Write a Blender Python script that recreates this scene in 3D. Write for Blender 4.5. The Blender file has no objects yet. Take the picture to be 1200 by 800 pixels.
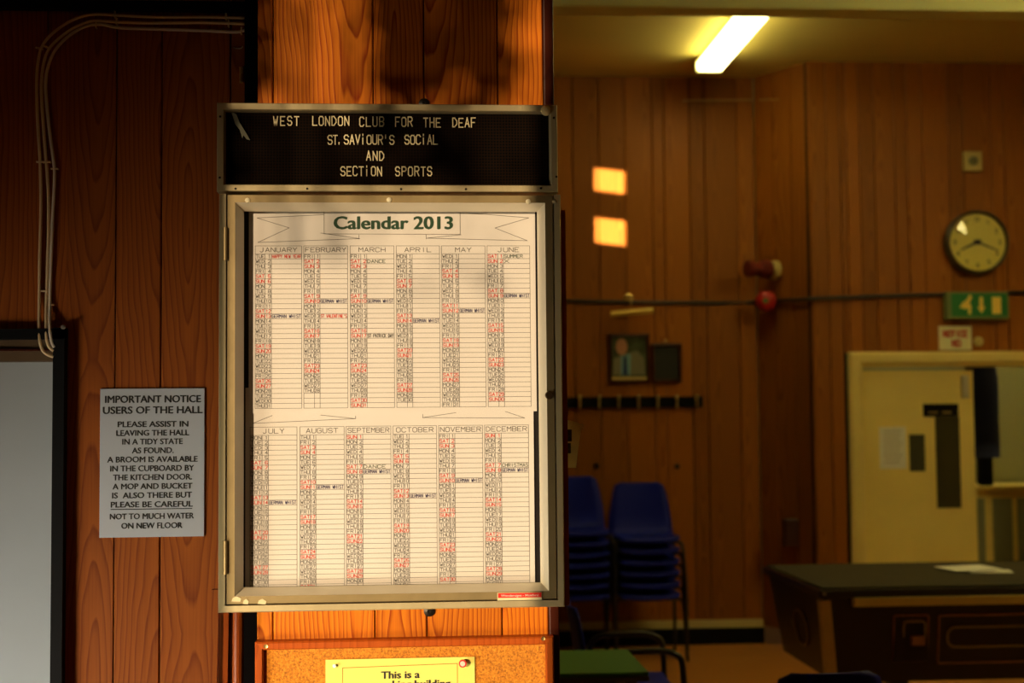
import bpy, bmesh, math, random, calendar
from mathutils import Matrix, Vector, Euler
R = math.radians
random.seed(7)
C = bpy.context.scene.collection
SC = bpy.context.scene

# ---------------------------------------------------------------- camera
CAMZ = 1.65
FPX = 50/36*1200
cam = bpy.data.objects.new('camera', bpy.data.cameras.new('camera'))
C.objects.link(cam)
cam.data.lens = 50; cam.data.sensor_width = 36
cam.data.dof.use_dof = True; cam.data.dof.focus_distance = 2.96; cam.data.dof.aperture_fstop = 3.6
CM = Matrix.Rotation(R(-4.0), 4, 'Z') @ Matrix.Rotation(R(90+3.1), 4, 'X') @ Matrix.Rotation(R(-0.5), 4, 'Z')
cam.matrix_world = Matrix.Translation((0, 0, CAMZ)) @ CM
SC.camera = cam
# ---------------------------------------------------------------- exposure, world, sun, added fill lamps
SC.view_settings.view_transform = 'Standard'; SC.view_settings.look = 'None'
SC.view_settings.gamma = 1; SC.view_settings.use_curve_mapping = False
SC.view_settings.exposure = 0.0
w = bpy.data.worlds.new('sky'); SC.world = w; w.use_nodes = True
w.node_tree.nodes['Background'].inputs[0].default_value = (0.55, 0.6, 0.62, 1)
w.node_tree.nodes['Background'].inputs[1].default_value = 0.5
SUN = Vector((0.6, 1.0, -0.072))        # direction the evening sunlight travels
def light(name, kind, loc, direction, energy, color, **kw):
    l = bpy.data.lights.new(name, kind); l.energy = energy; l.color = color
    for k, v in kw.items(): setattr(l, k, v)
    o = bpy.data.objects.new(name, l); C.objects.link(o); o.location = loc
    o.rotation_euler = Vector(direction).to_track_quat('-Z', 'Y').to_euler(); return o
light('sun', 'SUN', (-6, -8, 4), SUN, 40.0, (1, .73, .44), angle=R(0.35))
# added warm fill lamp with no window behind it, for the lower left wall
light('left_wall_fill', 'AREA', (-2.5, 1.3, 0.45), (1.9, 1.75, 0.22), 16, (1, .82, .52), shape='RECTANGLE', size=.9, size_y=.6, spread=R(62))
light('pale_door_fill', 'AREA', (-2.3, 2.1, 0.25), (1.4, 1.0, .0), 8, (.6, .8, 1), shape='RECTANGLE', size=.8, size_y=.7, spread=R(90))  # added cool fill lamp, out of view, for the pale door

# ---------------------------------------------------------------- helpers
def ray(px, py):
    return CM.to_3x3() @ Vector(((px-600)/FPX, (400-py)/FPX, -1))
def P(px, py, Y):
    d = ray(px, py); t = Y/d.y
    return Vector((d.x*t, Y, CAMZ + d.z*t))
def rect(px0, py0, px1, py1, Y):        # world x0,x1,z0,z1 (z0 low) of a picture rectangle standing at depth Y
    mx, my = (px0+px1)/2, (py0+py1)/2
    return P(px0, my, Y).x, P(px1, my, Y).x, P(mx, py1, Y).z, P(mx, py0, Y).z

def prop(o, label=None, cat=None, group=None, kind=None):
    if label: o['label'] = label
    if cat: o['category'] = cat
    if group: o['group'] = group
    if kind: o['kind'] = kind
    return o
def thing(name, label, cat, loc=(0, 0, 0), group=None):
    o = bpy.data.objects.new(name, None); C.objects.link(o); o.location = loc
    o.empty_display_size = .05
    return prop(o, label, cat, group)
def sroot(name, loc=(0, 0, 0)):
    o = bpy.data.objects.new(name, None); C.objects.link(o); o.location = loc
    return prop(o, kind='structure')
def offset(p):
    t = Vector((0, 0, 0))
    while p is not None:
        t += p['_o'] if False else Vector(p.location) if p.parent is None else Vector((0, 0, 0)); p = p.parent
    return t
def obj(name, geo, m, parent=None, smooth=False, center=True, **kw):
    v, f = geo
    v = [Vector(p) for p in v]
    if center:
        lo = Vector([min(p[i] for p in v) for i in range(3)]); hi = Vector([max(p[i] for p in v) for i in range(3)])
        c = (lo+hi)/2
        if parent is None and not kw.get('kind'): c.z = lo.z
    else: c = Vector((0, 0, 0))
    me = bpy.data.meshes.new(name); me.from_pydata([tuple(p-c) for p in v], [], f); me.update()
    if smooth:
        for p in me.polygons: p.use_smooth = True
    me.materials.append(m)
    o = bpy.data.objects.new(name, me); C.objects.link(o)
    place(o, c, parent)
    return prop(o, **kw)
WORLD = {}
def place(o, c, parent):
    o.location = c
    if parent is not None:
        o.parent = parent
        pw = WORLD.get(parent.name, Vector(parent.location))
        o.matrix_parent_inverse = Matrix.Translation(-pw)
    WORLD[o.name] = Vector(c)
def join(*gs):
    V, F = [], []
    for v, f in gs:
        n = len(V); V += [Vector(p) for p in v]; F += [tuple(i+n for i in q) for q in f]
    return V, F
def box(x0, x1, y0, y1, z0, z1, b=0):
    if b <= 0:
        v = [(x, y, z) for x in (x0, x1) for y in (y0, y1) for z in (z0, z1)]
        f = [(0, 1, 3, 2), (4, 6, 7, 5), (0, 4, 5, 1), (2, 3, 7, 6), (0, 2, 6, 4), (1, 5, 7, 3)]
        return v, f
    bm = bmesh.new(); bmesh.ops.create_cube(bm, size=1)
    for q in bm.verts:
        q.co = Vector((x0 if q.co.x < 0 else x1, y0 if q.co.y < 0 else y1, z0 if q.co.z < 0 else z1))
    bmesh.ops.bevel(bm, geom=bm.edges[:], offset=b, segments=2, affect='EDGES', profile=.5)
    return frombm(bm)
def frombm(bm):
    bmesh.ops.recalc_face_normals(bm, faces=bm.faces[:]); bm.verts.ensure_lookup_table(); bm.verts.index_update()
    v = [q.co.copy() for q in bm.verts]; f = [tuple(q.index for q in p.verts) for p in bm.faces]; bm.free(); return v, f
def plank(x0, x1, yf, yb, z0, z1, b=.002):     # board with chamfered front edges (front at yf, toward the camera)
    v = [(x0+b, yf, z0), (x1-b, yf, z0), (x1, yf+b, z0), (x1, yb, z0), (x0, yb, z0), (x0, yf+b, z0)]
    v = [Vector(p) for p in v] + [Vector((p[0], p[1], z1)) for p in v]
    f = [(i, (i+1) % 6, (i+1) % 6+6, i+6) for i in range(6)] + [(5, 4, 3, 2, 1, 0), (6, 7, 8, 9, 10, 11)]
    return v, f
def cyl(c, axis, r, h, n=20, r2=None):
    r2 = r if r2 is None else r2
    q = Vector(axis).to_track_quat('Z', 'Y'); c = Vector(c)
    v = []
    for k, (rr, hh) in enumerate(((r, 0), (r2, h))):
        v += [c + q @ Vector((rr*math.cos(2*math.pi*i/n), rr*math.sin(2*math.pi*i/n), hh)) for i in range(n)]
    f = [(i, (i+1) % n, (i+1) % n+n, i+n) for i in range(n)] + [tuple(range(n-1, -1, -1)), tuple(range(n, 2*n))]
    return v, f
def lathe(c, axis, prof, n=32):
    q = Vector(axis).to_track_quat('Z', 'Y'); c = Vector(c); v = []; f = []
    for r, h in prof:
        v += [c + q @ Vector((max(r, 1e-5)*math.cos(2*math.pi*i/n), max(r, 1e-5)*math.sin(2*math.pi*i/n), h)) for i in range(n)]
    for k in range(len(prof)-1):
        f += [(k*n+i, k*n+(i+1) % n, (k+1)*n+(i+1) % n, (k+1)*n+i) for i in range(n)]
    f += [tuple(range(n-1, -1, -1)), tuple(range((len(prof)-1)*n, len(prof)*n))]
    return v, f
def smoothpath(pts, k=6, closed=False):
    pts = [Vector(p) for p in pts]; out = []; n = len(pts)
    rng = range(n if closed else n-1)
    for i in rng:
        p0 = pts[(i-1) % n] if closed or i > 0 else pts[i]; p1 = pts[i]; p2 = pts[(i+1) % n]
        p3 = pts[(i+2) % n] if closed or i+2 < n else p2
        for j in range(k):
            t = j/k
            out.append(.5*((2*p1)+(p2-p0)*t+(2*p0-5*p1+4*p2-p3)*t*t+(3*p1-p0-3*p2+p3)*t**3))
    if not closed: out.append(pts[-1])
    return out
def tube(pts, r, n=8, closed=False):
    pts = [Vector(p) for p in pts]; v = []; f = []; m = len(pts)
    up = None
    for i, p in enumerate(pts):
        a = pts[(i-1) % m] if closed or i > 0 else p; b = pts[(i+1) % m] if closed or i+1 < m else p
        t = (b-a).normalized()
        if up is None:
            up = Vector((0, 0, 1)) if abs(t.z) < .9 else Vector((1, 0, 0))
        u = (up - t*up.dot(t)).normalized(); w_ = t.cross(u); up = u
        v += [p + r*(math.cos(2*math.pi*j/n)*u + math.sin(2*math.pi*j/n)*w_) for j in range(n)]
    for i in range(m if closed else m-1):
        a, b = i*n, ((i+1) % m)*n
        f += [(a+j, a+(j+1) % n, b+(j+1) % n, b+j) for j in range(n)]
    if not closed: f += [tuple(range(n-1, -1, -1)), tuple(range((m-1)*n, m*n))]
    return v, f
def poly(pts2, yf, yb):                        # prism from an x,z outline
    n = len(pts2)
    v = [(x, yf, z) for x, z in pts2] + [(x, yb, z) for x, z in pts2]
    f = [tuple(range(n)), tuple(range(2*n-1, n-1, -1))] + [(i, i+n, (i+1) % n+n, (i+1) % n) for i in range(n)]
    return v, f
def rrect(x0, x1, z0, z1, r, k=4):
    out = []
    for cx, cz, a in ((x1-r, z1-r, 0), (x0+r, z1-r, 90), (x0+r, z0+r, 180), (x1-r, z0+r, 270)):
        out += [(cx+r*math.cos(R(a+90*i/k)), cz+r*math.sin(R(a+90*i/k))) for i in range(k+1)]
    return out
def mitred(x0, x1, z0, z1, prof):              # four rails; prof = [(inset, y)], open cross-section closed back to the first point
    out = []; n = len(prof)
    cs = [lambda u: (x0+u, z0+u), lambda u: (x1-u, z0+u), lambda u: (x1-u, z1-u), lambda u: (x0+u, z1-u)]
    for a, b in ((3, 0), (0, 1), (1, 2), (2, 3)):       # left, bottom, right, top
        v = [(cs[a](u)[0], y, cs[a](u)[1]) for u, y in prof] + [(cs[b](u)[0], y, cs[b](u)[1]) for u, y in prof]
        f = [(i, (i+1) % n, (i+1) % n+n, i+n) for i in range(n)] + [tuple(range(n-1, -1, -1)), tuple(range(n, 2*n))]
        out.append((v, f))
    return out

# ---------------------------------------------------------------- materials
def nt(name):
    m = bpy.data.materials.new(name); m.use_nodes = True
    t = m.node_tree; return m, t, t.nodes['Principled BSDF']
def mat(name, col, rough=.6, metal=0, bump=0, bscale=200, var=0, vscale=8, spec=.5, coat=0, stretch=(1, 1, 1)):
    m, t, b = nt(name); N, L = t.nodes, t.links
    b.inputs['Base Color'].default_value = (*col, 1); b.inputs['Roughness'].default_value = rough
    b.inputs['Metallic'].default_value = metal; b.inputs['Specular IOR Level'].default_value = spec
    b.inputs['Coat Weight'].default_value = coat
    tc = N.new('ShaderNodeTexCoord'); mp = N.new('ShaderNodeMapping'); mp.inputs['Scale'].default_value = stretch
    L.new(tc.outputs['Object'], mp.inputs[0])
    if var:
        n = N.new('ShaderNodeTexNoise'); n.inputs['Scale'].default_value = vscale; n.inputs['Detail'].default_value = 5
        L.new(mp.outputs[0], n.inputs['Vector'])
        r = N.new('ShaderNodeMapRange'); r.inputs['From Min'].default_value = .3; r.inputs['From Max'].default_value = .7
        r.inputs['To Min'].default_value = 1-var; r.inputs['To Max'].default_value = 1+var
        L.new(n.outputs['Fac'], r.inputs['Value'])
        mx = N.new('ShaderNodeVectorMath'); mx.operation = 'SCALE'; mx.inputs[0].default_value = col
        L.new(r.outputs[0], mx.inputs['Scale']); L.new(mx.outputs[0], b.inputs['Base Color'])
    if bump:
        n = N.new('ShaderNodeTexNoise'); n.inputs['Scale'].default_value = bscale; n.inputs['Detail'].default_value = 4
        L.new(mp.outputs[0], n.inputs['Vector'])
        bp = N.new('ShaderNodeBump'); bp.inputs['Strength'].default_value = bump; bp.inputs['Distance'].default_value = .004
        L.new(n.outputs['Fac'], bp.inputs['Height']); L.new(bp.outputs[0], b.inputs['Normal'])
    return m
def wood(name, light_c, dark_c, freq=75, zs=.055, dist=.016, rough=.35, contrast=1.0, tone=.25, sharp=.62):
    m, t, b = nt(name); N, L = t.nodes, t.links
    def math_(op, a, c=None):
        n = N.new('ShaderNodeMath'); n.operation = op
        for i, q in enumerate((a, c)):
            if q is None: continue
            if isinstance(q, (int, float)): n.inputs[i].default_value = q
            else: L.new(q, n.inputs[i])
        return n.outputs[0]
    tc = N.new('ShaderNodeTexCoord'); oi = N.new('ShaderNodeObjectInfo')
    sp = N.new('ShaderNodeSeparateXYZ'); L.new(tc.outputs['Object'], sp.inputs[0])
    rnd = oi.outputs['Random']
    r2 = math_('FRACT', math_('MULTIPLY', rnd, 37.7)); r3 = math_('FRACT', math_('MULTIPLY', rnd, 91.3))
    x = math_('ADD', sp.outputs['X'], math_('MULTIPLY', math_('SUBTRACT', r2, .5), .14))
    z = math_('ADD', sp.outputs['Z'], math_('MULTIPLY', math_('SUBTRACT', r3, .5), 2.2))
    off = math_('MULTIPLY', rnd, 53.0)
    co = N.new('ShaderNodeCombineXYZ')
    L.new(math_('MULTIPLY', x, 7), co.inputs[0]); L.new(math_('MULTIPLY', z, 1.6), co.inputs[2]); L.new(off, co.inputs[1])
    n1 = N.new('ShaderNodeTexNoise'); n1.inputs['Scale'].default_value = 1; n1.inputs['Detail'].default_value = 3
    L.new(co.outputs[0], n1.inputs['Vector'])
    dn = math_('MULTIPLY', math_('SUBTRACT', n1.outputs['Fac'], .5), dist*4)
    # repeat the flame pattern along the board
    zz = math_('PINGPONG', z, .85)
    cv = N.new('ShaderNodeCombineXYZ'); L.new(x, cv.inputs[0]); L.new(math_('MULTIPLY', zz, zs), cv.inputs[1])
    ln = N.new('ShaderNodeVectorMath'); ln.operation = 'LENGTH'; L.new(cv.outputs[0], ln.inputs[0])
    ph = math_('MULTIPLY', math_('ADD', ln.outputs['Value'], dn), freq)
    fr = math_('FRACT', ph)
    rp = N.new('ShaderNodeValToRGB'); e = rp.color_ramp.elements
    e[0].position = 0; e[0].color = (0, 0, 0, 1); e[1].position = sharp; e[1].color = (.35, .35, .35, 1)
    k = e.new(.9); k.color = (1, 1, 1, 1); k = e.new(1.0); k.color = (0, 0, 0, 1)
    L.new(fr, rp.inputs[0])
    c2 = N.new('ShaderNodeCombineXYZ'); L.new(math_('MULTIPLY', x, 300), c2.inputs[0]); L.new(math_('MULTIPLY', z, 5), c2.inputs[2]); L.new(off, c2.inputs[1])
    n2 = N.new('ShaderNodeTexNoise'); n2.inputs['Scale'].default_value = 1; n2.inputs['Detail'].default_value = 2; L.new(c2.outputs[0], n2.inputs['Vector'])
    g = math_('ADD', math_('MULTIPLY', rp.outputs[0], .75*contrast), math_('MULTIPLY', math_('SUBTRACT', n2.outputs['Fac'], .45), .7*contrast))
    mx = N.new('ShaderNodeMix'); mx.data_type = 'RGBA'; mx.inputs[6].default_value = (*light_c, 1); mx.inputs[7].default_value = (*dark_c, 1)
    mx.clamp_factor = True; L.new(g, mx.inputs[0])
    sc = N.new('ShaderNodeVectorMath'); sc.operation = 'SCALE'; L.new(mx.outputs[2], sc.inputs[0])
    L.new(math_('ADD', 1-tone/2, math_('MULTIPLY', r3, tone)), sc.inputs['Scale'])
    L.new(sc.outputs[0], b.inputs['Base Color']); b.inputs['Roughness'].default_value = rough; b.inputs['Specular IOR Level'].default_value = .22
    bp = N.new('ShaderNodeBump'); bp.inputs['Strength'].default_value = .15; bp.inputs['Distance'].default_value = .001
    L.new(g, bp.inputs['Height']); L.new(bp.outputs[0], b.inputs['Normal'])
    return m
def emit(name, col, s):
    m, t, b = nt(name); b.inputs['Base Color'].default_value = (*col, 1)
    b.inputs['Emission Color'].default_value = (*col, 1); b.inputs['Emission Strength'].default_value = s; return m
def glassmat(name, tint=(1, 1, 1), refl=.06):
    m = bpy.data.materials.new(name); m.use_nodes = True; t = m.node_tree; t.nodes.clear()
    o = t.nodes.new('ShaderNodeOutputMaterial'); tr = t.nodes.new('ShaderNodeBsdfTransparent'); tr.inputs[0].default_value = (*tint, 1)
    g = t.nodes.new('ShaderNodeBsdfGlossy'); g.inputs['Roughness'].default_value = .03
    lw = t.nodes.new('ShaderNodeLayerWeight'); lw.inputs[0].default_value = .5
    pw = t.nodes.new('ShaderNodeMath'); pw.operation = 'POWER'; pw.inputs[1].default_value = 5; t.links.new(lw.outputs['Facing'], pw.inputs[0])
    fr = t.nodes.new('ShaderNodeMath'); fr.operation = 'MULTIPLY_ADD'; fr.inputs[1].default_value = .9; fr.inputs[2].default_value = .035
    t.links.new(pw.outputs[0], fr.inputs[0]); mx = t.nodes.new('ShaderNodeMixShader')
    t.links.new(fr.outputs[0], mx.inputs[0]); t.links.new(tr.outputs[0], mx.inputs[1]); t.links.new(g.outputs[0], mx.inputs[2])
    t.links.new(mx.outputs[0], o.inputs[0]); return m
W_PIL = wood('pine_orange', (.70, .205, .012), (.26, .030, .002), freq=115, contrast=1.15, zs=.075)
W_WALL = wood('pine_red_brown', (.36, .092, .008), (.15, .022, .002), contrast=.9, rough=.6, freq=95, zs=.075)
W_HALL = wood('veneer_brown', (.35, .118, .011), (.17, .044, .004), freq=55, contrast=.9, tone=.4, rough=.5)
W_DARK = wood('dark_timber', (.07, .012, .004), (.03, .005, .002), contrast=.8)
W_FRAME = wood('redwood_rail', (.44, .085, .009), (.22, .028, .003), contrast=.6)
M_BLACK = mat('black_paint', (.004, .004, .005), .6, spec=.12)
M_SHADOW = mat('black_post_gap_shade', (.004, .003, .003), .9, spec=.05)  # black of the post; shade in the board gaps is put into this colour
M_ALU = mat('anodised_aluminium', (.54, .45, .25), .42, .45, bump=.08, bscale=60, var=.08, vscale=10, stretch=(1, 1, .2))
M_ALU2 = mat('satin_aluminium', (.33, .25, .115), .42, .5, bump=.08, bscale=80, var=.08, vscale=14)
M_ALUB = mat('bevel_painted_sheen', (.74, .67, .50), .4, .1)  # pale diffuse colour stands in for the bright reflection on the bevels
M_SCREW = mat('dark_screw', (.02, .015, .01), .4, .5)
M_BRASS = mat('brass', (.7, .5, .18), .35, .9)
M_STEEL = mat('steel', (.7, .7, .66), .3, .9)
M_PAPER = mat('calendar_paper', (.80, .76, .70), .7, var=.03, vscale=5)
M_PLATE = mat('notice_plate_plastic', (.50, .54, .62), .45)
M_INK = mat('black_ink', (.012, .012, .012), .6)
M_INKG = mat('pencil_line', (.05, .04, .028), .6)
M_RED = mat('red_ink', (.80, .045, .02), .6)
M_BLUE = mat('navy_ink', (.02, .02, .12), .6)
M_GREEN = mat('dark_green_ink', (.008, .055, .018), .6)
M_LETTER = mat('letter_plastic', (.92, .80, .48), .45)
M_CABLE = mat('cream_cable', (.80, .60, .34), .5)
M_CABLE2 = mat('grey_cable', (.75, .66, .54), .5)
M_YEL = mat('yellow_paper', (.86, .80, .17), .7)
M_CREAM = mat('cream_gloss_paint', (.80, .65, .22), .4, var=.05, vscale=3)
M_DOORP = mat('yellow_cream_door', (.86, .70, .22), .45, var=.06, vscale=2)
M_CEIL = mat('ceiling_paint', (.68, .57, .16), .8, var=.05, vscale=1.5)
M_BEAM = mat('beam_paint', (.78, .82, .44), .7)
M_PALE = mat('pale_grey_laminate', (.38, .42, .46), .6, var=.06, vscale=3)
M_PLAIN = mat('plaster', (.30, .22, .12), .9)
M_CHAIR = mat('blue_plastic', (.006, .014, .30), .55, spec=.2)
M_TUBE = mat('black_tube', (.01, .01, .011), .35)
M_SKIRT = mat('cream_skirting', (.6, .5, .22), .5)
M_GBAIZE = mat('green_table_top', (.06, .24, .03), .6)
M_FLUO = emit('fluorescent_diffuser', (1, .86, .34), 10)

# ---------------------------------------------------------------- stroke lettering (hand-drawn capitals on a 4 x 6 grid)
G = {'A': '00 26 40|12 32', 'B': '00 06 36 45 44 33 03|33 42 41 30 00', 'C': '45 36 16 05 01 10 30 41', 'D': '00 06 26 44 42 20 00',
     'E': '46 06 00 40|03 33', 'F': '46 06 00|03 33', 'G': '45 36 16 05 01 10 30 41 43 23', 'H': '00 06|40 46|03 43', 'I': '20 26',
     'J': '36 31 20 10 01', 'K': '00 06|46 03 40', 'L': '06 00 40', 'M': '00 06 23 46 40', 'N': '00 06 40 46', 'O': '10 01 05 16 36 45 41 30 10',
     'P': '00 06 36 45 44 33 03', 'Q': '10 01 05 16 36 45 41 30 10|22 40', 'R': '00 06 36 45 44 33 03|23 40', 'S': '45 36 16 05 04 13 33 42 41 30 10 01',
     'T': '06 46|26 20', 'U': '06 01 10 30 41 46', 'V': '06 20 46', 'W': '06 10 24 30 46', 'X': '00 46|06 40', 'Y': '06 23 46|23 20', 'Z': '06 46 00 40',
     '0': '10 01 05 16 36 45 41 30 10', '1': '15 26 20', '2': '05 16 36 45 44 00 40', '3': '05 16 36 45 44 33 23|33 42 41 30 10 01', '4': '30 36 02 42',
     '5': '46 06 03 33 42 41 30 10 01', '6': '45 36 16 05 01 10 30 41 42 33 03', '7': '06 46 10', '8': '13 04 05 16 36 45 44 33 13 02 01 10 30 41 42 33',
     '9': '41 30|01 10 30 41 45 36 16 05 04 13 43', '.': '10 11', "'": '26 24', 'i': '20 24|25.6 26.4', '-': '13 33'}
def gpts(s):
    if '.' in s:
        return Vector((2, float(s[1:])))
    return Vector((int(s[0]), int(s[1])))
def strokes(ch, x, z, w_, h):
    out = []
    for part in G.get(ch, '').split('|'):
        if part: out.append([(x+gpts(s).x*w_/4, z+gpts(s).y*h/6) for s in part.split()])
    return out
def flat_strokes(lines, th, y):                # thin flat quads just proud of the paper
    v, f = [], []
    for ln in lines:
        for (ax, az), (bx, bz) in zip(ln, ln[1:]):
            d = Vector((bx-ax, bz-az)); L_ = d.length
            if L_ < 1e-7: continue
            d /= L_; n = Vector((-d.y, d.x))*th/2; e = d*th*.3; k = len(v)
            v += [(ax-e.x+n.x, y, az-e.y+n.y), (ax-e.x-n.x, y, az-e.y-n.y), (bx+e.x-n.x, y, bz+e.y-n.y), (bx+e.x+n.x, y, bz+e.y+n.y)]
            f.append((k, k+1, k+2, k+3))
    return v, f
def text_lines(s, x0, x1, z, h, gap=.35):
    n = len(s); cw = (x1-x0)/(n+(n-1)*gap); out = []
    for i, ch in enumerate(s): out += strokes(ch, x0+i*cw*(1+gap), z, cw, h)
    return out
FONTS = []
def font_line(name, body, x0, x1, zb, caph, y, m, parent, bold=0.0, depth=.0003):   # outline lettering fitted to a width
    cu = bpy.data.curves.new(name, 'FONT'); cu.body = body; cu.size = 1; cu.extrude = 0; cu.offset = min(bold, .018) if bold < .03 else 0
    cu.materials.append(m); cu.resolution_u = 3
    o = bpy.data.objects.new(name, cu); C.objects.link(o); bpy.context.view_layer.update()
    bb = [Vector(c) for c in o.bound_box]; lo = min(c.x for c in bb); wd = max(c.x for c in bb)-lo
    sx = (x1-x0)/wd; sz = caph/.73
    me = bpy.data.meshes.new_from_object(o); bpy.data.objects.remove(o)
    if bold >= .03:                     # heavier face: a second, slightly shifted copy of the outlines
        v0 = [q.co.copy() for q in me.vertices]; f0 = [tuple(p.vertices) for p in me.polygons]
        v1, f1 = join((v0, f0), *[([q+Vector((dx, dy, .00003*(k_+1))) for q in v0], f0) for k_, (dx, dy) in enumerate(((.025, .018), (.05, 0), (.075, .018), (.03, -.015), (.06, .01)))])
        me = bpy.data.meshes.new(name); me.from_pydata([tuple(q) for q in v1], [], f1); me.materials.append(m); wd += .075
    for q in me.vertices: q.co = ((q.co.x-lo)*sx, -q.co.z, q.co.y*sz)
    c = Vector((x0, y, zb)); o = bpy.data.objects.new(name, me); C.objects.link(o); place(o, c, parent)
    return o

# ================================================================= SETTING
YP, YW, YB, YR, CEIL = 3.02, 3.12, 10.36, 9.87, 4.18
fl = obj('floor', box(-4, 6.2, -4.2, 13, -.1, 0), wood('parquet', (.46, .20, .045), (.28, .10, .02), freq=30, contrast=.6, rough=.4), kind='structure')
obj('ceiling', box(-4, 6.2, -4.2, 13, CEIL, CEIL+.1), M_CEIL, kind='structure')
obj('wall_rear', box(-3.3, 5.7, -4.1, -4, 0, CEIL), M_PLAIN, kind='structure')
obj('wall_right', box(5.6, 5.7, -4, YR+.1, 0, CEIL), M_PLAIN, kind='structure')
# near left side wall with the window the evening sun comes through
def sunwall(x, X, Y):        # y at which sunlight that lands on (X, Y) crosses the plane x
    return Y-(X-x)/SUN.x*SUN.y
def sunz(x, X, Z): return Z-(X-x)/SUN.x*SUN.z
wx = -2.6
wy0 = sunwall(wx, P(668, 400, YP).x, YP); wy1 = sunwall(wx, P(252, 400, 2.93).x, 2.93)
ws = sroot('wall_left', (wx, 0, 0))
for n_, b_ in (('wall_section', (wx-.04, wx, -4, wy0, 0, CEIL)), ('wall_section', (wx-.04, wx, wy1, YW+.1, 0, CEIL)),
               ('wall_section', (wx-.04, wx, wy0, wy1, 0, .5)), ('wall_section', (wx-.04, wx, wy0, wy1, 3.5, CEIL))):
    obj(n_, box(*b_), M_PLAIN, ws)
wi = sroot('window_1', (wx, (wy0+wy1)/2, .5))
for b_ in ((wx-.02, wx+.01, wy0, wy0+.03, .5, 3.5), (wx-.02, wx+.01, wy1-.03, wy1, .5, 3.5), (wx-.02, wx+.01, wy0, wy1, .5, .54), (wx-.02, wx+.01, wy0, wy1, 3.46, 3.5)):
    obj('window_frame', box(*b_), M_CREAM, wi)
obj('glass_pane', box(wx-.012, wx-.008, wy0+.02, wy1-.02, .52, 3.48), glassmat('sun_dimming_pane', (.335, .335, .335)), wi)  # grey tint added to cut the strong sun before it reaches the pillar
# left side wall of the far hall with a small clerestory window (two panes)
hx = -1.5
pa = [rect(697, 199, 735, 225, YB), rect(698, 257, 736, 286, YB)]
cy0 = sunwall(hx, pa[0][1], YB); cy1 = sunwall(hx, pa[0][0], YB)
zc = [(sunz(hx, (p[0]+p[1])/2, p[2]), sunz(hx, (p[0]+p[1])/2, p[3])) for p in pa]
hw = sroot('wall_hall_side', (hx, 7, 0))
for b_ in ((3.2, cy0, 0, CEIL), (cy1, YB+.1, 0, CEIL), (cy0, cy1, 0, zc[1][0]), (cy0, cy1, zc[1][1], zc[0][0]), (cy0, cy1, zc[0][1], CEIL)):
    obj('wall_section', box(hx-.02, hx, *b_), M_PLAIN, hw)

# boarded wall left of the pillar, with planks
wb = sroot('wall_front', (-1.5, YW, 0))
gaps = [-120, -30, 54, 135.5, 189, 270, 300]
gx = [P(g, 300, YW).x for g in gaps]
z_head = P(35, 385, YW).z; xd = P(76, 600, YW).x          # doorway head and its right edge
for a, b in zip(gx, gx[1:]):
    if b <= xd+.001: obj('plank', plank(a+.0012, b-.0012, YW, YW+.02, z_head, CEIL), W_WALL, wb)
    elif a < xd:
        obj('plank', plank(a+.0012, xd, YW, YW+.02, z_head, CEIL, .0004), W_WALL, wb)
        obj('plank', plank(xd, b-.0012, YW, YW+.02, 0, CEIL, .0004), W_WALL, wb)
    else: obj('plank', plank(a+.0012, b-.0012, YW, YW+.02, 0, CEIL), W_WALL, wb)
obj('wall_core', join(box(wx, -.36, YW+.021, YW+.06, z_head, CEIL), box(xd, -.36, YW+.021, YW+.06, 0, z_head), box(wx, gx[0], YW, YW+.021, 0, CEIL)), M_SHADOW, wb)
zb0, zb1 = P(140, 14, YW).z, P(140, 4, YW).z
obj('black_rail', box(wx, P(286, 10, 3.09).x, 3.095, YW, zb0, zb1), M_BLACK, wb)
bx = rect(286.5, 100, 301, 101, 3.05)
obj('post', box(bx[0], bx[1], 3.05, YW+.02, 0, CEIL), M_SHADOW, wb)
# pale door in the black-framed doorway at the far left
d1 = sroot('door_1', (P(0, 700, 3.25).x, 3.2, 0))
fb = rect(62.5, 500, 76, 501, 3.10)
obj('door_frame', box(fb[0], fb[1], 3.09, 3.27, 0, z_head), M_BLACK, d1)
obj('door_frame', box(-2.6, fb[1], 3.09, 3.13, P(30, 397, 3.09).z, P(30, 385, 3.09).z), M_BLACK, d1)
obj('lintel', box(-2.6, fb[0], 3.15, 3.22, P(30, 423, 3.15).z, z_head-.003), mat('lintel_timber', (.11, .06, .022), .6, var=.2), d1)
obj('lintel_strip', box(-2.6, fb[0], 3.14, 3.15, P(30, 411, 3.14).z, P(30, 409, 3.14).z), W_DARK, d1)
obj('door_panel', box(-2.6, fb[0]+.01, 3.21, 3.25, 0.01, P(30, 424, 3.2).z), M_PALE, d1)

# pillar: core plus planks
pl = sroot('wall_pillar', (0, YP, 0))
pgx = [P(g, 300, YP).x for g in (301, 320, 438, 498, 585, 639)]
for i, (a, b) in enumerate(zip(pgx, pgx[1:])):
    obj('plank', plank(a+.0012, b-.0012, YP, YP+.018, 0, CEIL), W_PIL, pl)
xr = P(651, 300, YP).x
obj('corner_trim', box(pgx[-1], xr, YP-.004, YP+.03, 0, CEIL, .003), W_DARK, pl)
obj('pillar_core', box(pgx[0]+.004, xr-.004, YP+.0185, YP+.16, 0, CEIL), W_DARK, pl)

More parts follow.
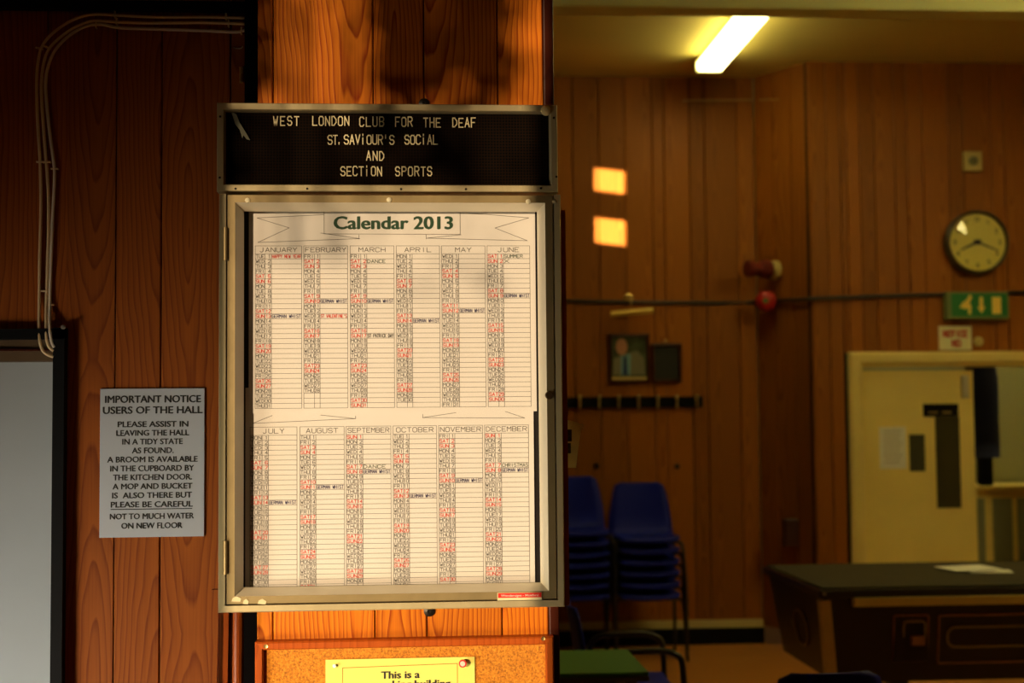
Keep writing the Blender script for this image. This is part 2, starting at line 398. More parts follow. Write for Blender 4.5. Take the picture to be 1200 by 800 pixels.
# far walls
def panels(root, xs, y, z0, z1, m=W_HALL):
    for a, b in zip(xs, xs[1:]): obj('panel', plank(a+.002, b-.002, y, y+.015, z0, z1, .005), m, root)
def rndx(x0, x1, seq):
    xs = [x0]; k = 0
    while xs[-1] < x1-.05: xs.append(min(x1, xs[-1]+seq[k % len(seq)])); k += 1
    xs[-1] = x1
    return xs
xc0 = P(888, 400, YB).x; xc1 = P(953, 400, YR).x
wbk = sroot('wall_back', (1, YB, 0))
xs = [P(g, 400, YB).x for g in (673, 704, 735, 767, 781, 811, 829, 867, 888)]
panels(wbk, rndx(hx, xs[0], [.19, .2, .09, .19, .11])+xs[1:], YB, .12, CEIL)
obj('wall_core', box(hx, xc0, YB+.016, YB+.08, 0, CEIL), M_SHADOW, wbk)
wr = sroot('wall_far_right', (3.5, YR, 0))
dl, dr = P(995, 500, YR).x, P(995, 500, YR).x+1.66
dt = P(1095, 412, YR).z
xs = [P(g, 300, YR).x for g in (953, 971, 987, 994.5, 1010, 1027, 1051, 1066, 1084, 1115, 1132, 1165, 1180, 1205, 1232, 1246, 1262)]
xs = [xc1]+xs[1:]+[dr+.0]
xs = sorted(set(xs))
for a, b in zip(xs, xs[1:]):
    lowz = .12 if (a+b)/2 < dl else dt-.01
    obj('panel', plank(a+.002, b-.002, YR, YR+.015, lowz, CEIL, .005), W_HALL, wr)
panels(wr, rndx(dr, 5.6, [.18, .09, .14, .2]), YR, .12, CEIL)
obj('wall_core', join(box(xc1-.02, dl, YR+.016, YR+.1, 0, CEIL), box(dl, dr, YR+.016, YR+.1, dt-.01, CEIL), box(dr, 5.6, YR+.016, YR+.1, 0, CEIL)), M_SHADOW, wr)
# the angled return between the two
wn = sroot('wall_return', ((xc0+xc1)/2, (YB+YR)/2, 0))
for i in range(3):
    a = Vector((xc0, YB, 0)).lerp(Vector((xc1, YR, 0)), i/3+.01); b = Vector((xc0, YB, 0)).lerp(Vector((xc1, YR, 0)), (i+1)/3-.01)
    n_ = Vector((.5, .25, 0)).normalized()*.015
    v = [a, b, b+n_, a+n_]; v = [Vector((p.x, p.y, .12)) for p in v]+[Vector((p.x, p.y, CEIL)) for p in v]
    obj('panel', (v, [(0, 1, 5, 4), (1, 2, 6, 5), (2, 3, 7, 6), (3, 0, 4, 7), (3, 2, 1, 0), (4, 5, 6, 7)]), W_HALL, wn)
# skirtings
zs0, zs1 = P(830, 753, YB).z, P(830, 736, YB).z
zs2 = P(830, 726, YB).z
bb = sroot('baseboard_back', (1, YB, 0))
obj('skirting_board', box(hx, xc0, YB-.02, YB+.016, .115, max(.16, zs2)), M_SKIRT, bb)
obj('plinth', box(hx, xc0, YB-.05, YB+.016, 0, .115), M_BLACK, bb)
bb2 = sroot('baseboard_right', (2.9, YR, 0))
obj('skirting_board', box(xc1, dl, YR-.02, YR+.015, .115, .17), M_SKIRT, bb2)
obj('plinth', box(xc1, dl, YR-.05, YR+.015, 0, .115), M_BLACK, bb2)
# ceiling beam
by = 8.0
obj('ceiling_beam', box(hx, 5.6, by, by+.19, P(900, 9.5, by).z, CEIL), M_BEAM, kind='structure')
# doorway on the right: architrave, yellow leaf, room beyond
d2 = sroot('door_2', (dl+.8, YR, 0))
for k, g in enumerate(mitred(dl, dr, -.2, dt, [(0, YR-.03), (.02, YR-.04), (.07, YR-.04), (.105, YR-.01), (.105, YR+.12), (.07, YR+.12), (.07, YR), (0, YR)])):
    if k != 1: obj('door_frame', g, M_CREAM, d2)
lx0, lx1, lz0, lz1 = rect(1011, 436, 1141, 700, YR+.06)
leaf_b = P(1142, 540, YR+.06).x
obj('door_leaf', box(dl+.105, leaf_b, YR+.05, YR+.095, .01, P(1080, 434, YR+.05).z), M_DOORP, d2)
rb = rect(1126, 440, 1134, 466, YR+.05)
obj('door_closer', box(rb[0], rb[1], YR+.02, YR+.05, rb[2], rb[3], .005), M_STEEL, d2)
rb = rect(1097, 488, 1125, 595, YR+.05)
obj('glass_slot', box(rb[0], rb[1], YR+.045, YR+.05, rb[2], rb[3]), mat('dark_wired_glass', (.05, .045, .02), .2), d2)
obj('wall_beyond', box(2.5, 6.2, 11.9, 12, 0, CEIL), mat('olive_wall_paint', (.42, .42, .24), .7), kind='structure')
obj('wall_passage', box(3.0, 3.1, YR+.12, 12, 0, CEIL), M_PLAIN, kind='structure')
obj('wall_passage_right', box(5.6, 5.7, YR+.1, 12, 0, CEIL), M_PLAIN, kind='structure')

# ================================================================= NOTICEBOARD
YC = 2.93; YS = 2.985
cab = thing('noticeboard_cabinet', 'glazed aluminium noticeboard cabinet holding the 2013 calendar, hung on the boarded pillar', 'noticeboard', (P(457, 700, 3.0).x, 3.0, P(457, 712, YC).z))
x0, x1, z0, z1 = rect(256, 227.5, 659.5, 714.5, YC)
pxm = 1/569
rails = mitred(x0, x1, z0, z1, [(0, 3.018), (0, YC+.003), (.002, YC), (8*pxm, YC), (8*pxm, YC+.02), (9*pxm, 3.018)])
for k, (v_, f_) in enumerate(rails):
    if k == 3: continue
    if k in (0, 2): v_ = [(p[0], p[1], z1 if p[2] > (z0+z1)/2 else p[2]) for p in v_]
    obj('outer_frame', (v_, f_), M_ALU, cab)
ins = 9.6*pxm
xi0, xi1, zi0, zi1 = x0+ins, x1-ins, z0+ins, z1-.8*pxm
for g in mitred(xi0, xi1, zi0, zi1, [(0, YC+.03), (0, YC+.002), (.001, YC+.001), (9*pxm, YC+.001), (9*pxm, YC+.03)]):
    obj('door_frame', g, M_ALU2, cab)
for g in mitred(xi0, xi1, zi0, zi1, [(9.01*pxm, YC+.0015), (17*pxm, YC+.030), (17*pxm, YC+.036), (9.01*pxm, YC+.036)]):
    obj('door_bevel', g, M_ALUB, cab)
obj('glass_pane', box(xi0+.028, xi1-.028, YC+.033, YC+.036, zi0+.028, zi1-.028), glassmat('cabinet_glass'), cab)
obj('backing_panel', box(x0+.005, x1-.005, YS+.006, 3.016, z0+.005, z1-.005), mat('dark_backing', (.015, .012, .01), .9), cab)
ex = P(663.5, 500, 2.97).x
obj('side_channel', join(poly([(x1-.001, z0+.002), (ex-.002, z0+.001), (ex, z0+.006), (ex, z1-.03), (x1-.001, z1-.03)], YC+.012, 3.018)), W_FRAME, cab)
for py in (286, 653):
    a = P(264.3, py, YC)
    obj('hinge', join(cyl((a.x, YC-.003, a.z-.034), (0, 0, 1), .0042, .068, 12), box(a.x-.006, a.x+.001, YC-.001, YC+.001, a.z-.034, a.z+.034)), M_ALU2, cab, smooth=False)
a = P(643.5, 463, YC)
obj('lock', join(lathe((a.x, YC+.002, a.z), (0, -1, 0), [(.0085, 0), (.0085, .003), (.007, .005), (.004, .005)], 20)), mat('bronze_lock', (.12, .07, .03), .4, .7), cab)
for px, py in ((290, 234.5), (456, 234), (619, 236), (650, 236)):
    a = P(px, py, YC)
    obj('paint_dab' if px < 640 else 'screw', lathe((a.x, YC+.002, a.z), (0, -1, 0), [(.006, 0), (.005, .003), (.002, .004)], 8), mat('filler', (.75, .68, .45), .6) if px < 640 else M_ALU, cab)
a = rect(583, 694, 635, 703, YC-.001)
st = obj('maker_sticker', box(a[0], a[1], YC-.0006, YC+.002, a[2], a[3]), mat('sticker_cream', (.82, .72, .42), .5), cab, label='red and cream maker sticker')
obj('sticker_red_band', box(a[0]+.001, a[1]-.001, YC-.0012, YC-.0006, a[2]+.0052, a[3]-.0008), mat('sticker_red', (.75, .02, .01), .5), st)
font_line('sticker_lettering', 'Wondersigns - Moxford', a[0]+.007, a[1]-.007, a[2]+.0077, .0045, YC-.0016, mat('sticker_white', (.9, .7, .6), .5), st, .012)
for px, py in ((497, 121), (503, 716)):
    a = P(px, py, YP-.006)
    obj('mounting_tab', lathe((a.x, YP, a.z), (0, -1, 0), [(.0115, 0), (.0115, .004), (.004, .006), (.004, .002)], 24), M_SCREW, cab)
# scraps of old adhesive tape on the lower left corner of the door frame
for px, py, s in ((277, 702, .010), (288, 705, .006), (307, 705, .009)):
    a = P(px, py, YC)
    obj('tape_scrap', poly([(a.x-s, a.z-.004), (a.x+s*.8, a.z-.005), (a.x+s, a.z+.001), (a.x+.1*s, a.z+.006), (a.x-s*.7, a.z+.003)], YC-.0002, YC+.001), mat('old_tape', (.72, .60, .34), .5), cab)

# letter board above
lb = thing('letter_board', 'black pegged letter board with club name, fixed above the glazed calendar cabinet', 'sign', (P(453, 226, 3.0).x, 3.0, P(453, 225, YC).z))
hx0, hx1, hz0, hz1 = rect(254, 121.5, 653.5, 224.5, YC+.006)
for g in mitred(hx0, hx1, hz0, hz1, [(0, 3.018), (0, YC+.008), (.0015, YC+.006), (7.5*pxm, YC+.006), (8.5*pxm, YC+.010), (9.5*pxm, YC+.022), (9.5*pxm, 3.018)]):
    obj('frame', g, M_ALU, lb)
def feltmat():
    m, t, b = nt('pegboard_felt'); N, L = t.nodes, t.links
    tc = N.new('ShaderNodeTexCoord'); sp = N.new('ShaderNodeSeparateXYZ'); L.new(tc.outputs['Object'], sp.inputs[0])
    def wv(o):
        a = N.new('ShaderNodeMath'); a.operation = 'MULTIPLY'; a.inputs[1].default_value = 2*math.pi/.0062; L.new(o, a.inputs[0])
        s = N.new('ShaderNodeMath'); s.operation = 'SINE'; L.new(a.outputs[0], s.inputs[0]); return s.outputs[0]
    m1 = N.new('ShaderNodeMath'); m1.operation = 'MAXIMUM'; L.new(wv(sp.outputs['X']), m1.inputs[0]); L.new(wv(sp.outputs['Z']), m1.inputs[1])
    r = N.new('ShaderNodeMix'); r.data_type = 'RGBA'; r.inputs[6].default_value = (.002, .0015, .001, 1); r.inputs[7].default_value = (.011, .005, .002, 1)
    L.new(m1.outputs[0], r.inputs[0]); L.new(r.outputs[2], b.inputs['Base Color']); b.inputs['Roughness'].default_value = .75
    b.inputs['Specular IOR Level'].default_value = .04
    return m
fp = obj('peg_panel', box(hx0+.01, hx1-.01, YC+.024, YC+.03, hz0+.01, hz1-.01), feltmat(), lb)
def letter_geo(ch, w_, h, th, d):
    gs = []
    for ln in strokes(ch, 0, 0, w_, h):
        for (ax, az), (bx_, bz) in zip(ln, ln[1:]):
            dv = Vector((bx_-ax, bz-az)); dv.normalize(); n = Vector((-dv.y, dv.x))*th/2; e = dv*th*.45
            gs.append(poly([(ax-e.x+n.x, az-e.y+n.y), (ax-e.x-n.x, az-e.y-n.y), (bx_+e.x-n.x, bz+e.y-n.y), (bx_+e.x+n.x, bz+e.y+n.y)], -d, 0))
    return join(*gs)
LCACHE = {}
def peg_word(wd, pa_, pb_, pyb, pyt):
    yy = YC+.023; h = (pyb-pyt)/568; n = len(wd); pitch = (pb_-pa_)/n
    for i, ch in enumerate(wd):
        lw = .0085 if ch not in "i'." else .006
        if ch not in LCACHE:
            v, f = letter_geo(ch, lw, h, .0020, .003); me = bpy.data.meshes.new('letter'); me.from_pydata([tuple(q) for q in v], [], f); me.materials.append(M_LETTER); LCACHE[ch] = me
        a = P(pa_+pitch*(i+.08), pyb, yy)
        o = bpy.data.objects.new('letter', LCACHE[ch]); C.objects.link(o); place(o, Vector((a.x, yy, a.z+random.uniform(-.0004, .0004))), fp)
for args in (('WEST', 320, 353, 147, 136.5), ('LONDON', 366, 411, 147, 136.5), ('CLUB', 421, 452, 148, 137), ('FOR', 463, 485, 148, 137), ('THE', 496, 518, 149, 138), ('DEAF', 530, 559, 149, 138),
             ('ST.', 384, 402, 169, 158), ("SAViOUR'S", 403, 463, 169, 158), ('SOCiAL', 474, 514, 169, 158), ('AND', 429, 452, 188, 178), ('SECTiON', 399, 449, 206, 195.5), ('SPORTS', 463, 508, 206, 195.5)):
    peg_word(*args)
for px, py in ((258, 136.5), (257.5, 208), (276, 221), (360, 221), (470, 221.5), (546, 221.5), (634, 220.5), (649, 138), (652, 207)):
    a = P(px, py, YC+.006); obj('screw', cyl((a.x, YC+.007, a.z), (0, -1, 0), .0028, .002, 12, .0022), M_SCREW, lb)
a = P(640, 129, YC); obj('round_head_bolt', lathe((a.x, YC+.007, a.z), (0, -1, 0), [(.0105, 0), (.011, .003), (.009, .006), (.004, .008)], 20), mat('brass_bolt', (.85, .66, .3), .5, .1), lb)
tp = [P(q[0], q[1], YC+.018) for q in ((271, 131), (277, 134), (281, 144), (288, 155), (293, 164), (289, 163), (285, 158), (284, 162), (281, 152), (276, 146))]
obj('torn_tape', poly([(q.x, q.z) for q in tp], YC+.017, YC+.019), mat('clear_tape', (.22, .22, .15), .3), lb)

# calendars --------------------------------------------------------
def sheet(label, px0, py0, px1, py1, Y, months, cols, hy0, hy1, yb):
    a = rect(px0, py0, px1, py1, Y)
    root = thing('calendar_sheet', label, 'calendar', ((a[0]+a[1])/2, Y, a[2]), 'halves of the 2013 wall calendar')
    obj('paper', box(a[0], a[1], Y, Y+.0012, a[2], a[3]), M_PAPER, root)
    yk = Y-.0004
    my, mx_ = (hy0+yb)/2, (px0+px1)/2
    X = lambda p: P(p, my, Y).x
    Z = lambda p: P(mx_, p, Y).z
    lines = []; black = []; red = []; head = []
    rh = (yb-hy1)/31
    for (m_, (c0, c1, c2, c3)) in zip(months, cols):
        lines += [[(X(c0), Z(hy0)), (X(c3), Z(hy0))]]
        for r in range(32): lines.append([(X(c0), Z(hy1+r*rh)), (X(c3), Z(hy1+r*rh))])
        for c in (c0, c3): lines.append([(X(c), Z(hy0)), (X(c), Z(yb))])
        for c in (c1, c2): lines.append([(X(c), Z(hy1)), (X(c), Z(yb))])
        nm = calendar.month_name[m_].upper(); wid = min(c3-c0-4, len(nm)*6.2); mid = (c0+c3)/2
        if m_ in (2, 11, 12, 9): mid = (c0+c3)/2
        hd = text_lines(nm, X(mid-wid/2), X(mid+wid/2), Z(hy1-2.2), (hy1-hy0-4.2)/560)
        obj('month_heading', flat_strokes(hd, .0011, yk-.0001), M_INKG, root)
        for d in range(1, calendar.monthrange(2013, m_)[1]+1):
            wd = calendar.weekday(2013, m_, d); nm = ['MON', 'TUE', 'WED', 'THU', 'FRI', 'SAT', 'SUN'][wd]
            zb = Z(hy1+d*rh-1.1); h = (rh-2.1)/560
            dst = red if wd > 4 else black
            dst += text_lines(nm, X(c0+1), X(c1-1), zb, h); s = str(d)
            dst += text_lines(s, X(c2-1.2-2.6*len(s)), X(c2-.9), zb, h)
    obj('ruled_lines', flat_strokes(lines, .00075, yk), M_INKG, root)
    obj('weekday_lettering', flat_strokes(black, .00092, yk-.0001), M_INK, root)
    obj('weekend_lettering', flat_strokes(red, .0012, yk-.0001), M_RED, root, label='red weekend dates')
    def entry(m_, d, s, ink, x1_=None, dz=0):
        c0, c1, c2, c3 = cols[months.index(m_)]
        obj('handwritten_entry', flat_strokes(text_lines(s, X(c2+1), X(x1_ or c3-1), Z(hy1+d*rh-1+dz), (rh-2.0)/560), .00095, yk-.0003), ink, root)
    return root, X, Z, yk, entry
colsU = [(299, 310.5, 318, 353.5), (356, 368.5, 375, 407.5), (410.5, 423, 430, 462), (464.7, 477, 483.3, 515.5), (518, 531, 538, 569), (571.5, 584, 590.5, 621.5)]
colsL = [(293, 307, 314.5, 348), (351.5, 363.7, 370.2, 403.5), (405.8, 419, 425.3, 458.3), (461, 473, 479.7, 512), (514.5, 527, 533.5, 566), (568.5, 581, 588, 620)]
r1, X, Z, yk, entry = sheet('upper calendar sheet, January to June under the title ribbon, behind cabinet glass', 291.5, 246, 628, 483, YS-.002, [1, 2, 3, 4, 5, 6], colsU, 288, 297.3, 477.3)
font_line('title_lettering', 'Calendar 2013', X(391), X(530), Z(268.3), 15.6/560, yk-.0002, M_GREEN, r1, .03)
rib = [[(301, 255.5), (339, 267), (302, 284)], [(301, 255.5), (380, 251.5)], [(302, 284), (422, 279.5), (376, 273)], [(421, 275), (421, 280)], [(380, 247), (380, 274), (540, 274.5), (540, 248)],
       [(540, 250), (570, 251), (621, 255)], [(619, 282), (581, 267), (621, 255)], [(619, 282), (500, 279), (541, 275)], [(500, 275), (500, 280)]]
obj('title_ribbon', flat_strokes([[(X(a), Z(b)) for a, b in l] for l in rib], .0009, yk), M_INKG, r1)
entry(1, 1, 'HAPPY NEW YEAR', M_RED); entry(1, 13, 'GERMAN WHIST', M_BLUE); entry(2, 10, 'GERMAN WHIST', M_BLUE); entry(2, 13, "ST VALENTINE'S", M_RED)
entry(3, 2, 'DANCE', M_GREEN, 452); entry(3, 10, 'GERMAN WHIST', M_BLUE); entry(3, 17, 'ST PATRICK DAY', M_INK); entry(4, 14, 'GERMAN WHIST', M_BLUE); entry(5, 12, 'GERMAN WHIST', M_BLUE)
entry(6, 1, 'SUMMER', M_GREEN, 613); entry(6, 2, 'X', M_GREEN, 597); entry(6, 9, 'GERMAN WHIST', M_BLUE)
r2, X, Z, yk, entry = sheet('lower calendar sheet, July to December, tucked under the upper sheet behind glass', 287.5, 453, 626, 697, YS, [7, 8, 9, 10, 11, 12], colsL, 499, 508.5, 688.5)
rib = [[(319, 485.5), (296, 494.5), (417, 490), (417, 487)], [(376, 485.5), (417, 490)], [(496, 485.5), (496, 490)], [(535, 484), (496, 489.5), (616, 491), (590, 482)]]
obj('title_ribbon', flat_strokes([[(X(a), Z(b)) for a, b in l] for l in rib], .0009, yk), M_INKG, r2)
for m_, d in ((7, 14), (8, 11), (9, 8), (10, 13), (11, 10), (12, 8)): entry(m_, d, 'GERMAN WHIST', M_BLUE)
entry(9, 7, 'DANCE', M_GREEN, 452); entry(12, 7, 'CHRISTMAS', M_GREEN)

# ================================================================= LEFT WALL THINGS
a = rect(117, 455, 239.5, 629, YW-.004)
npl = thing('notice_plate', 'pale grey hall users notice plate screwed to the dark boards, left of the cabinet', 'sign', ((a[0]+a[1])/2, YW, a[2]))
pp = obj('plate', box(a[0], a[1], YW-.005, YW, a[2], a[3], .0008), M_PLATE, npl)
X = lambda p: P(p, 542, YW-.005).x
Z = lambda p: P(178, p, YW-.005).z
for s, p0, p1, yb, h in (('IMPORTANT NOTICE', 122.5, 234.5, 471.5, 8.8), ('USERS OF THE HALL', 120, 236.5, 484.3, 8.8), ('PLEASE ASSIST IN', 137.5, 220, 500, 7), ('LEAVING THE HALL', 136, 221, 510.2, 7),
                         ('IN A TIDY STATE', 143, 213.5, 520.4, 7), ('AS FOUND.', 154.5, 203, 530.8, 7), ('A BROOM IS AVAILABLE', 125.5, 231, 541.2, 7), ('IN THE CUPBOARD BY', 129, 227, 551.7, 7),
                         ('THE KITCHEN DOOR.', 132.5, 224.5, 562.1, 7), ('A MOP AND BUCKET', 132, 225, 572.7, 7), ('IS  ALSO THERE BUT', 131.5, 224.5, 583.2, 7), ('PLEASE BE CAREFUL', 130, 225.5, 593.9, 7),
                         ('NOT TO MUCH WATER', 129, 227, 607.8, 7), ('ON NEW FLOOR', 142.5, 213.5, 618.8, 7)):
    font_line('lettering', s, X(p0), X(p1), Z(yb), h/553, YW-.0054, M_INK, pp, .03)
obj('underline', box(X(130), X(225.5), YW-.0055, YW-.005, Z(596.6), Z(595.7)), M_INK, pp)

def cable(label, pts, m, r, ends):
    root = thing('electric_cable', label, 'cable', tuple(P(pts[0][0], pts[0][1], YW-.006)), 'surface cables on the boarded wall')
    obj('cable_run', tube(smoothpath([P(x, y, YW-.004-r-(.02 if y > 380 else 0)) for x, y in pts], 6), r, 8), m, root, smooth=True)
    for px, py, ang in ends:
        c = P(px, py, YW-.006); t = Vector((math.cos(R(ang)), 0, math.sin(R(ang))))
        u = Vector((-t.z, 0, t.x))
        path = [c-u*(r+.0012)+Vector((0, .005, 0)), c-u*(r+.0012)-Vector((0, r, 0)), c+u*(r+.0012)-Vector((0, r, 0)), c+u*(r+.0012)+Vector((0, .005, 0))]
        obj('cable_clip', join(tube(path, .0022, 6), cyl(c+u*(r+.004)-Vector((0, .001, 0)), (0, -1, 0), .0022, .003, 8)), M_CABLE, root)
cable('outermost cream cable in the bundle curving down to the doorway', [(287, 21), (240, 20), (180, 20), (140, 18), (107, 17), (84, 24), (63, 38), (50, 53), (45, 70), (43, 95), (44, 140), (47, 190), (48, 240), (46.5, 300), (46, 350), (46, 392), (49, 408), (55, 415), (63, 418)], M_CABLE, .0034,
      [(135, 18, 0), (265, 20.5, 0), (47, 57, 80), (48, 190, 90)])
cable('middle cream cable between the outer and the grey one', [(287, 28), (240, 26.5), (180, 27), (140, 26), (110, 24.5), (88, 32), (68, 46), (56, 60), (50.5, 78), (48.5, 105), (51, 150), (55, 200), (57, 240), (56, 300), (54.5, 350), (54, 390), (57, 405), (63, 411)], M_CABLE, .0034,
      [(137, 26, 0), (268, 28.5, 0), (56, 56, 70), (56, 190, 90), (53, 341, 90)])
cable('grey cable on the inside of the bend above the doorway', [(287, 35.5), (275, 37.5), (240, 36), (180, 34), (140, 32.5), (118, 28.5), (100, 31), (82, 41), (66, 57), (57, 76), (53.5, 100), (57, 145), (63, 190), (64, 208), (62, 250), (60, 300), (58.5, 355), (58.5, 385), (60.5, 400), (64, 407)], M_CABLE2, .0036,
      [(113, 30, 0), (283, 37, 0), (65, 198, 90), (60, 357, 90)])
a = P(283, 88, YW)
lt = thing('hook_latch', 'small brass hook latch on the wall edge just above the letter board', 'latch', tuple(a))
obj('latch_plate', box(a.x-.004, a.x+.004, YW-.004, YW, a.z-.018, a.z+.018, .001), M_BRASS, lt)
obj('latch_pin', cyl((a.x, YW-.009, a.z-.016), (0, 0, 1), .003, .016, 10), M_BRASS, lt)
a = P(280, 58, YW)
obj('cup_hook', tube(smoothpath([(a.x-.012, YW, a.z+.004), (a.x-.004, YW-.006, a.z+.001), (a.x+.006, YW-.012, a.z), (a.x+.010, YW-.012, a.z+.004)]), .0012, 6), M_STEEL, label='tiny steel cup hook screwed in above the brass latch', cat='hook')
a = P(74, 383, 3.088)
obj('bolt', lathe((a.x, 3.09, a.z), (0, -1, 0), [(.005, 0), (.005, .003), (.003, .005)], 12), M_STEEL, label='bright bolt head on the corner of the black doorway frame', cat='bolt')
# timbers standing in the corner below the cabinet
def batten(label, pxt, pxb, w_, y, m, top=690, rnd=False):
    t = P(pxt, top, y); b = P(pxb, 800, y); d = (b-t)/(t.z-b.z); foot = t+d*t.z
    hw_ = w_/2/555
    if rnd: g = tube([foot+Vector((0, 0, 0)), t.lerp(foot, .5), t], hw_, 14)
    else:
        v = []
        for c in (foot, t): v += [(c.x-hw_, y-.006, c.z), (c.x+hw_, y-.006, c.z), (c.x+hw_, y+.006, c.z), (c.x-hw_, y+.006, c.z)]
        g = v, [(0, 1, 5, 4), (1, 2, 6, 5), (2, 3, 7, 6), (3, 0, 4, 7), (3, 2, 1, 0), (4, 5, 6, 7)]
    obj('timber_batten', g, m, label=label, cat='timber', group='timbers in the corner under the cabinet')
batten('flat reddish board leaning beside the notice plate, leftmost of the corner timbers', 253, 250, 9, 3.10, W_WALL, 690)
batten('slim red batten between the leaning board and the round pole', 266, 264, 6, 3.10, W_FRAME)
batten('round brown pole with a bright highlight beside the pillar', 280, 279, 14, 3.075, W_FRAME, rnd=True)

# ================================================================= CORK BOARD
cb = thing('cork_board', 'cork pinboard in a red timber frame on the pillar below the cabinet', 'pinboard', (P(473, 780, 3).x, YP, .55))
cx0 = P(299, 780, 2.99).x; cx1 = P(649, 780, 2.99).x; cz1 = P(473, 748.5, 2.99).z
for g in mitred(cx0, cx1, .55, cz1, [(0, YP-.001), (0, 2.988), (.003, 2.985), (.014, 2.985), (.017, 2.99), (.017, YP-.001)]): obj('frame_rail', g, W_FRAME, cb)
def corkmat():
    m, t, b = nt('cork'); N, L = t.nodes, t.links
    tc = N.new('ShaderNodeTexCoord'); n = N.new('ShaderNodeTexNoise'); n.inputs['Scale'].default_value = 260; n.inputs['Detail'].default_value = 4; n.inputs['Roughness'].default_value = .7
    L.new(tc.outputs['Object'], n.inputs['Vector']); r = N.new('ShaderNodeValToRGB'); e = r.color_ramp.elements
    e[0].position = .32; e[0].color = (.26, .08, .008, 1); e[1].position = .5; e[1].color = (.66, .23, .014, 1); k = e.new(.68); k.color = (.82, .36, .03, 1)
    L.new(n.outputs['Fac'], r.inputs[0]); L.new(r.outputs[0], b.inputs['Base Color']); b.inputs['Roughness'].default_value = .9
    bp = N.new('ShaderNodeBump'); bp.inputs['Strength'].default_value = .8; bp.inputs['Distance'].default_value = .003
    L.new(n.outputs['Fac'], bp.inputs['Height']); L.new(bp.outputs[0], b.inputs['Normal']); return m
obj('cork_panel', box(cx0+.017, cx1-.017, 3.0, YP-.001, .567, cz1-.017), corkmat(), cb)
for px in (311.5, 636.5):
    a = P(px, 757 if px < 400 else 748, 2.985)
    obj('brass_screw', lathe((a.x, 2.985, a.z), (0, -1, 0), [(.0045, 0), (.0045, .001), (.002, .0005)], 12), M_BRASS, cb)
a = rect(381.5, 771, 556.5, 845, 2.997)
yn = thing('yellow_notice', 'bright yellow printed notice pinned to the cork board', 'notice', ((a[0]+a[1])/2, 2.998, a[2]-.1))
zt = P(469, 771, 2.997).z
sh = obj('paper', box(a[0], a[1], 2.9965, 2.9975, zt-.22, zt), M_YEL, yn)
X = lambda p: P(p, 790, 2.996).x
Z = lambda p: P(469, p, 2.996).z
obj('border_line', flat_strokes([[(X(401.5), Z(900)), (X(401.5), Z(781)), (X(536), Z(778.5)), (X(536), Z(900))]], .0014, 2.9962), mat('ochre_ink', (.45, .2, .01), .6), sh)
font_line('lettering', 'This is a', X(446.5), X(491), Z(794.5), 8.6/557, 2.996, M_INK, sh, .03)
font_line('lettering', 'non smoking building', X(411), X(527), Z(805.5), 8.6/557, 2.996, M_INK, sh, .03)
def pin(label, px, py, m1, m2, tilt, s=1):
    a = P(px, py, 2.99)
    r_ = thing('push_pin', label, 'pin', (a.x, 2.9965, a.z), 'pins holding the yellow notice')
    ax = Vector(tilt).normalized(); c = Vector((a.x, 2.9965, a.z))
    obj('pin_body', lathe(c, ax, [(.0032*s, 0), (.0022*s, .003*s), (.0022*s, .0065*s), (.0055*s, .008*s), (.0055*s, .010*s)], 16), m1, r_, smooth=False)
    obj('pin_cap', lathe(c+ax*.010*s, ax, [(.0037*s, 0), (.0034*s, .0006)], 16), m2, r_)
pin('white push pin at the left top corner of the yellow notice', 393, 780.5, mat('white_pin', (.8, .75, .65), .4), mat('white_cap', (.85, .8, .7), .4), (-.35, -1, .1), .7)
pin('red push pin with a pale cap at the right corner of the yellow notice', 543, 776, mat('red_pin', (.7, .02, .02), .4), mat('pink_cap', (.9, .6, .5), .4), (-.12, -1, -.08), 1.5)

# flyer curling out from the pillar's right side
fp_ = [(655, 490), (668, 492.5), (683, 497)]; fq = [(655, 548), (665, 548), (675, 548)]
v = []; f = []
for k in range(9):
    t = k/8
    for j, (aa, yy) in enumerate(((0, 3.06), (.5, 3.10), (1, 3.13))):
        px = fp_[j][0]+(fq[j][0]-fp_[j][0])*min(1, t**.6); py = fp_[j][1]+(fq[j][1]-fp_[j][1])*t
        q = P(px, py, yy); v.append(q)
for k in range(8):
    for j in range(2): f.append((k*3+j, k*3+j+1, k*3+j+4, k*3+j+3))
n0 = len(v); v += [q+Vector((.0005, .0012, 0)) for q in v]; f += [tuple(i+n0 for i in reversed(q)) for q in f]
fy = thing('flyer', 'curling yellow and green flyer stuck to the right side of the pillar', 'flyer', tuple(P(665, 548, 3.1)))
pf = obj('paper', (v, f), mat('flyer_paper', (.92, .85, .42), .6, var=.1, vscale=25), fy)
for q, m_, nm in (((663, 503, 670, 517), mat('flyer_photo', (.07, .08, .05), .5, var=.5, vscale=90), 'printed_photo'), ((663, 519, 669, 531), mat('flyer_green', (.12, .17, .05), .5, var=.5, vscale=90), 'printed_photo'), ((662, 534, 665.5, 545), M_RED, 'red_print')):
    r_ = rect(q[0], q[1], q[2], q[3], 3.05); obj(nm, box(r_[0], r_[1], 3.05, 3.052, r_[2], r_[3]), m_, pf)

# ================================================================= HALL THINGS
M_YPLAST = mat('aged_cream_plastic', (.62, .5, .18), .5)
# black cable along the far wall
pts = [P(x, y, YB-.01) for x, y in ((560, 350), (670, 353), (750, 354), (830, 355), (884, 354))]+[P(x, y, (YB+YR)/2-.05) for x, y in ((920, 352),)] + [P(x, y, YR-.02) for x, y in ((953, 350), (1000, 348), (1100, 345), (1200, 343), (1300, 341))]
obj('wall_cable', tube(smoothpath(pts, 4), .013, 8), M_TUBE, smooth=True, label='thick black cable running level across the far panelled walls', cat='cable')
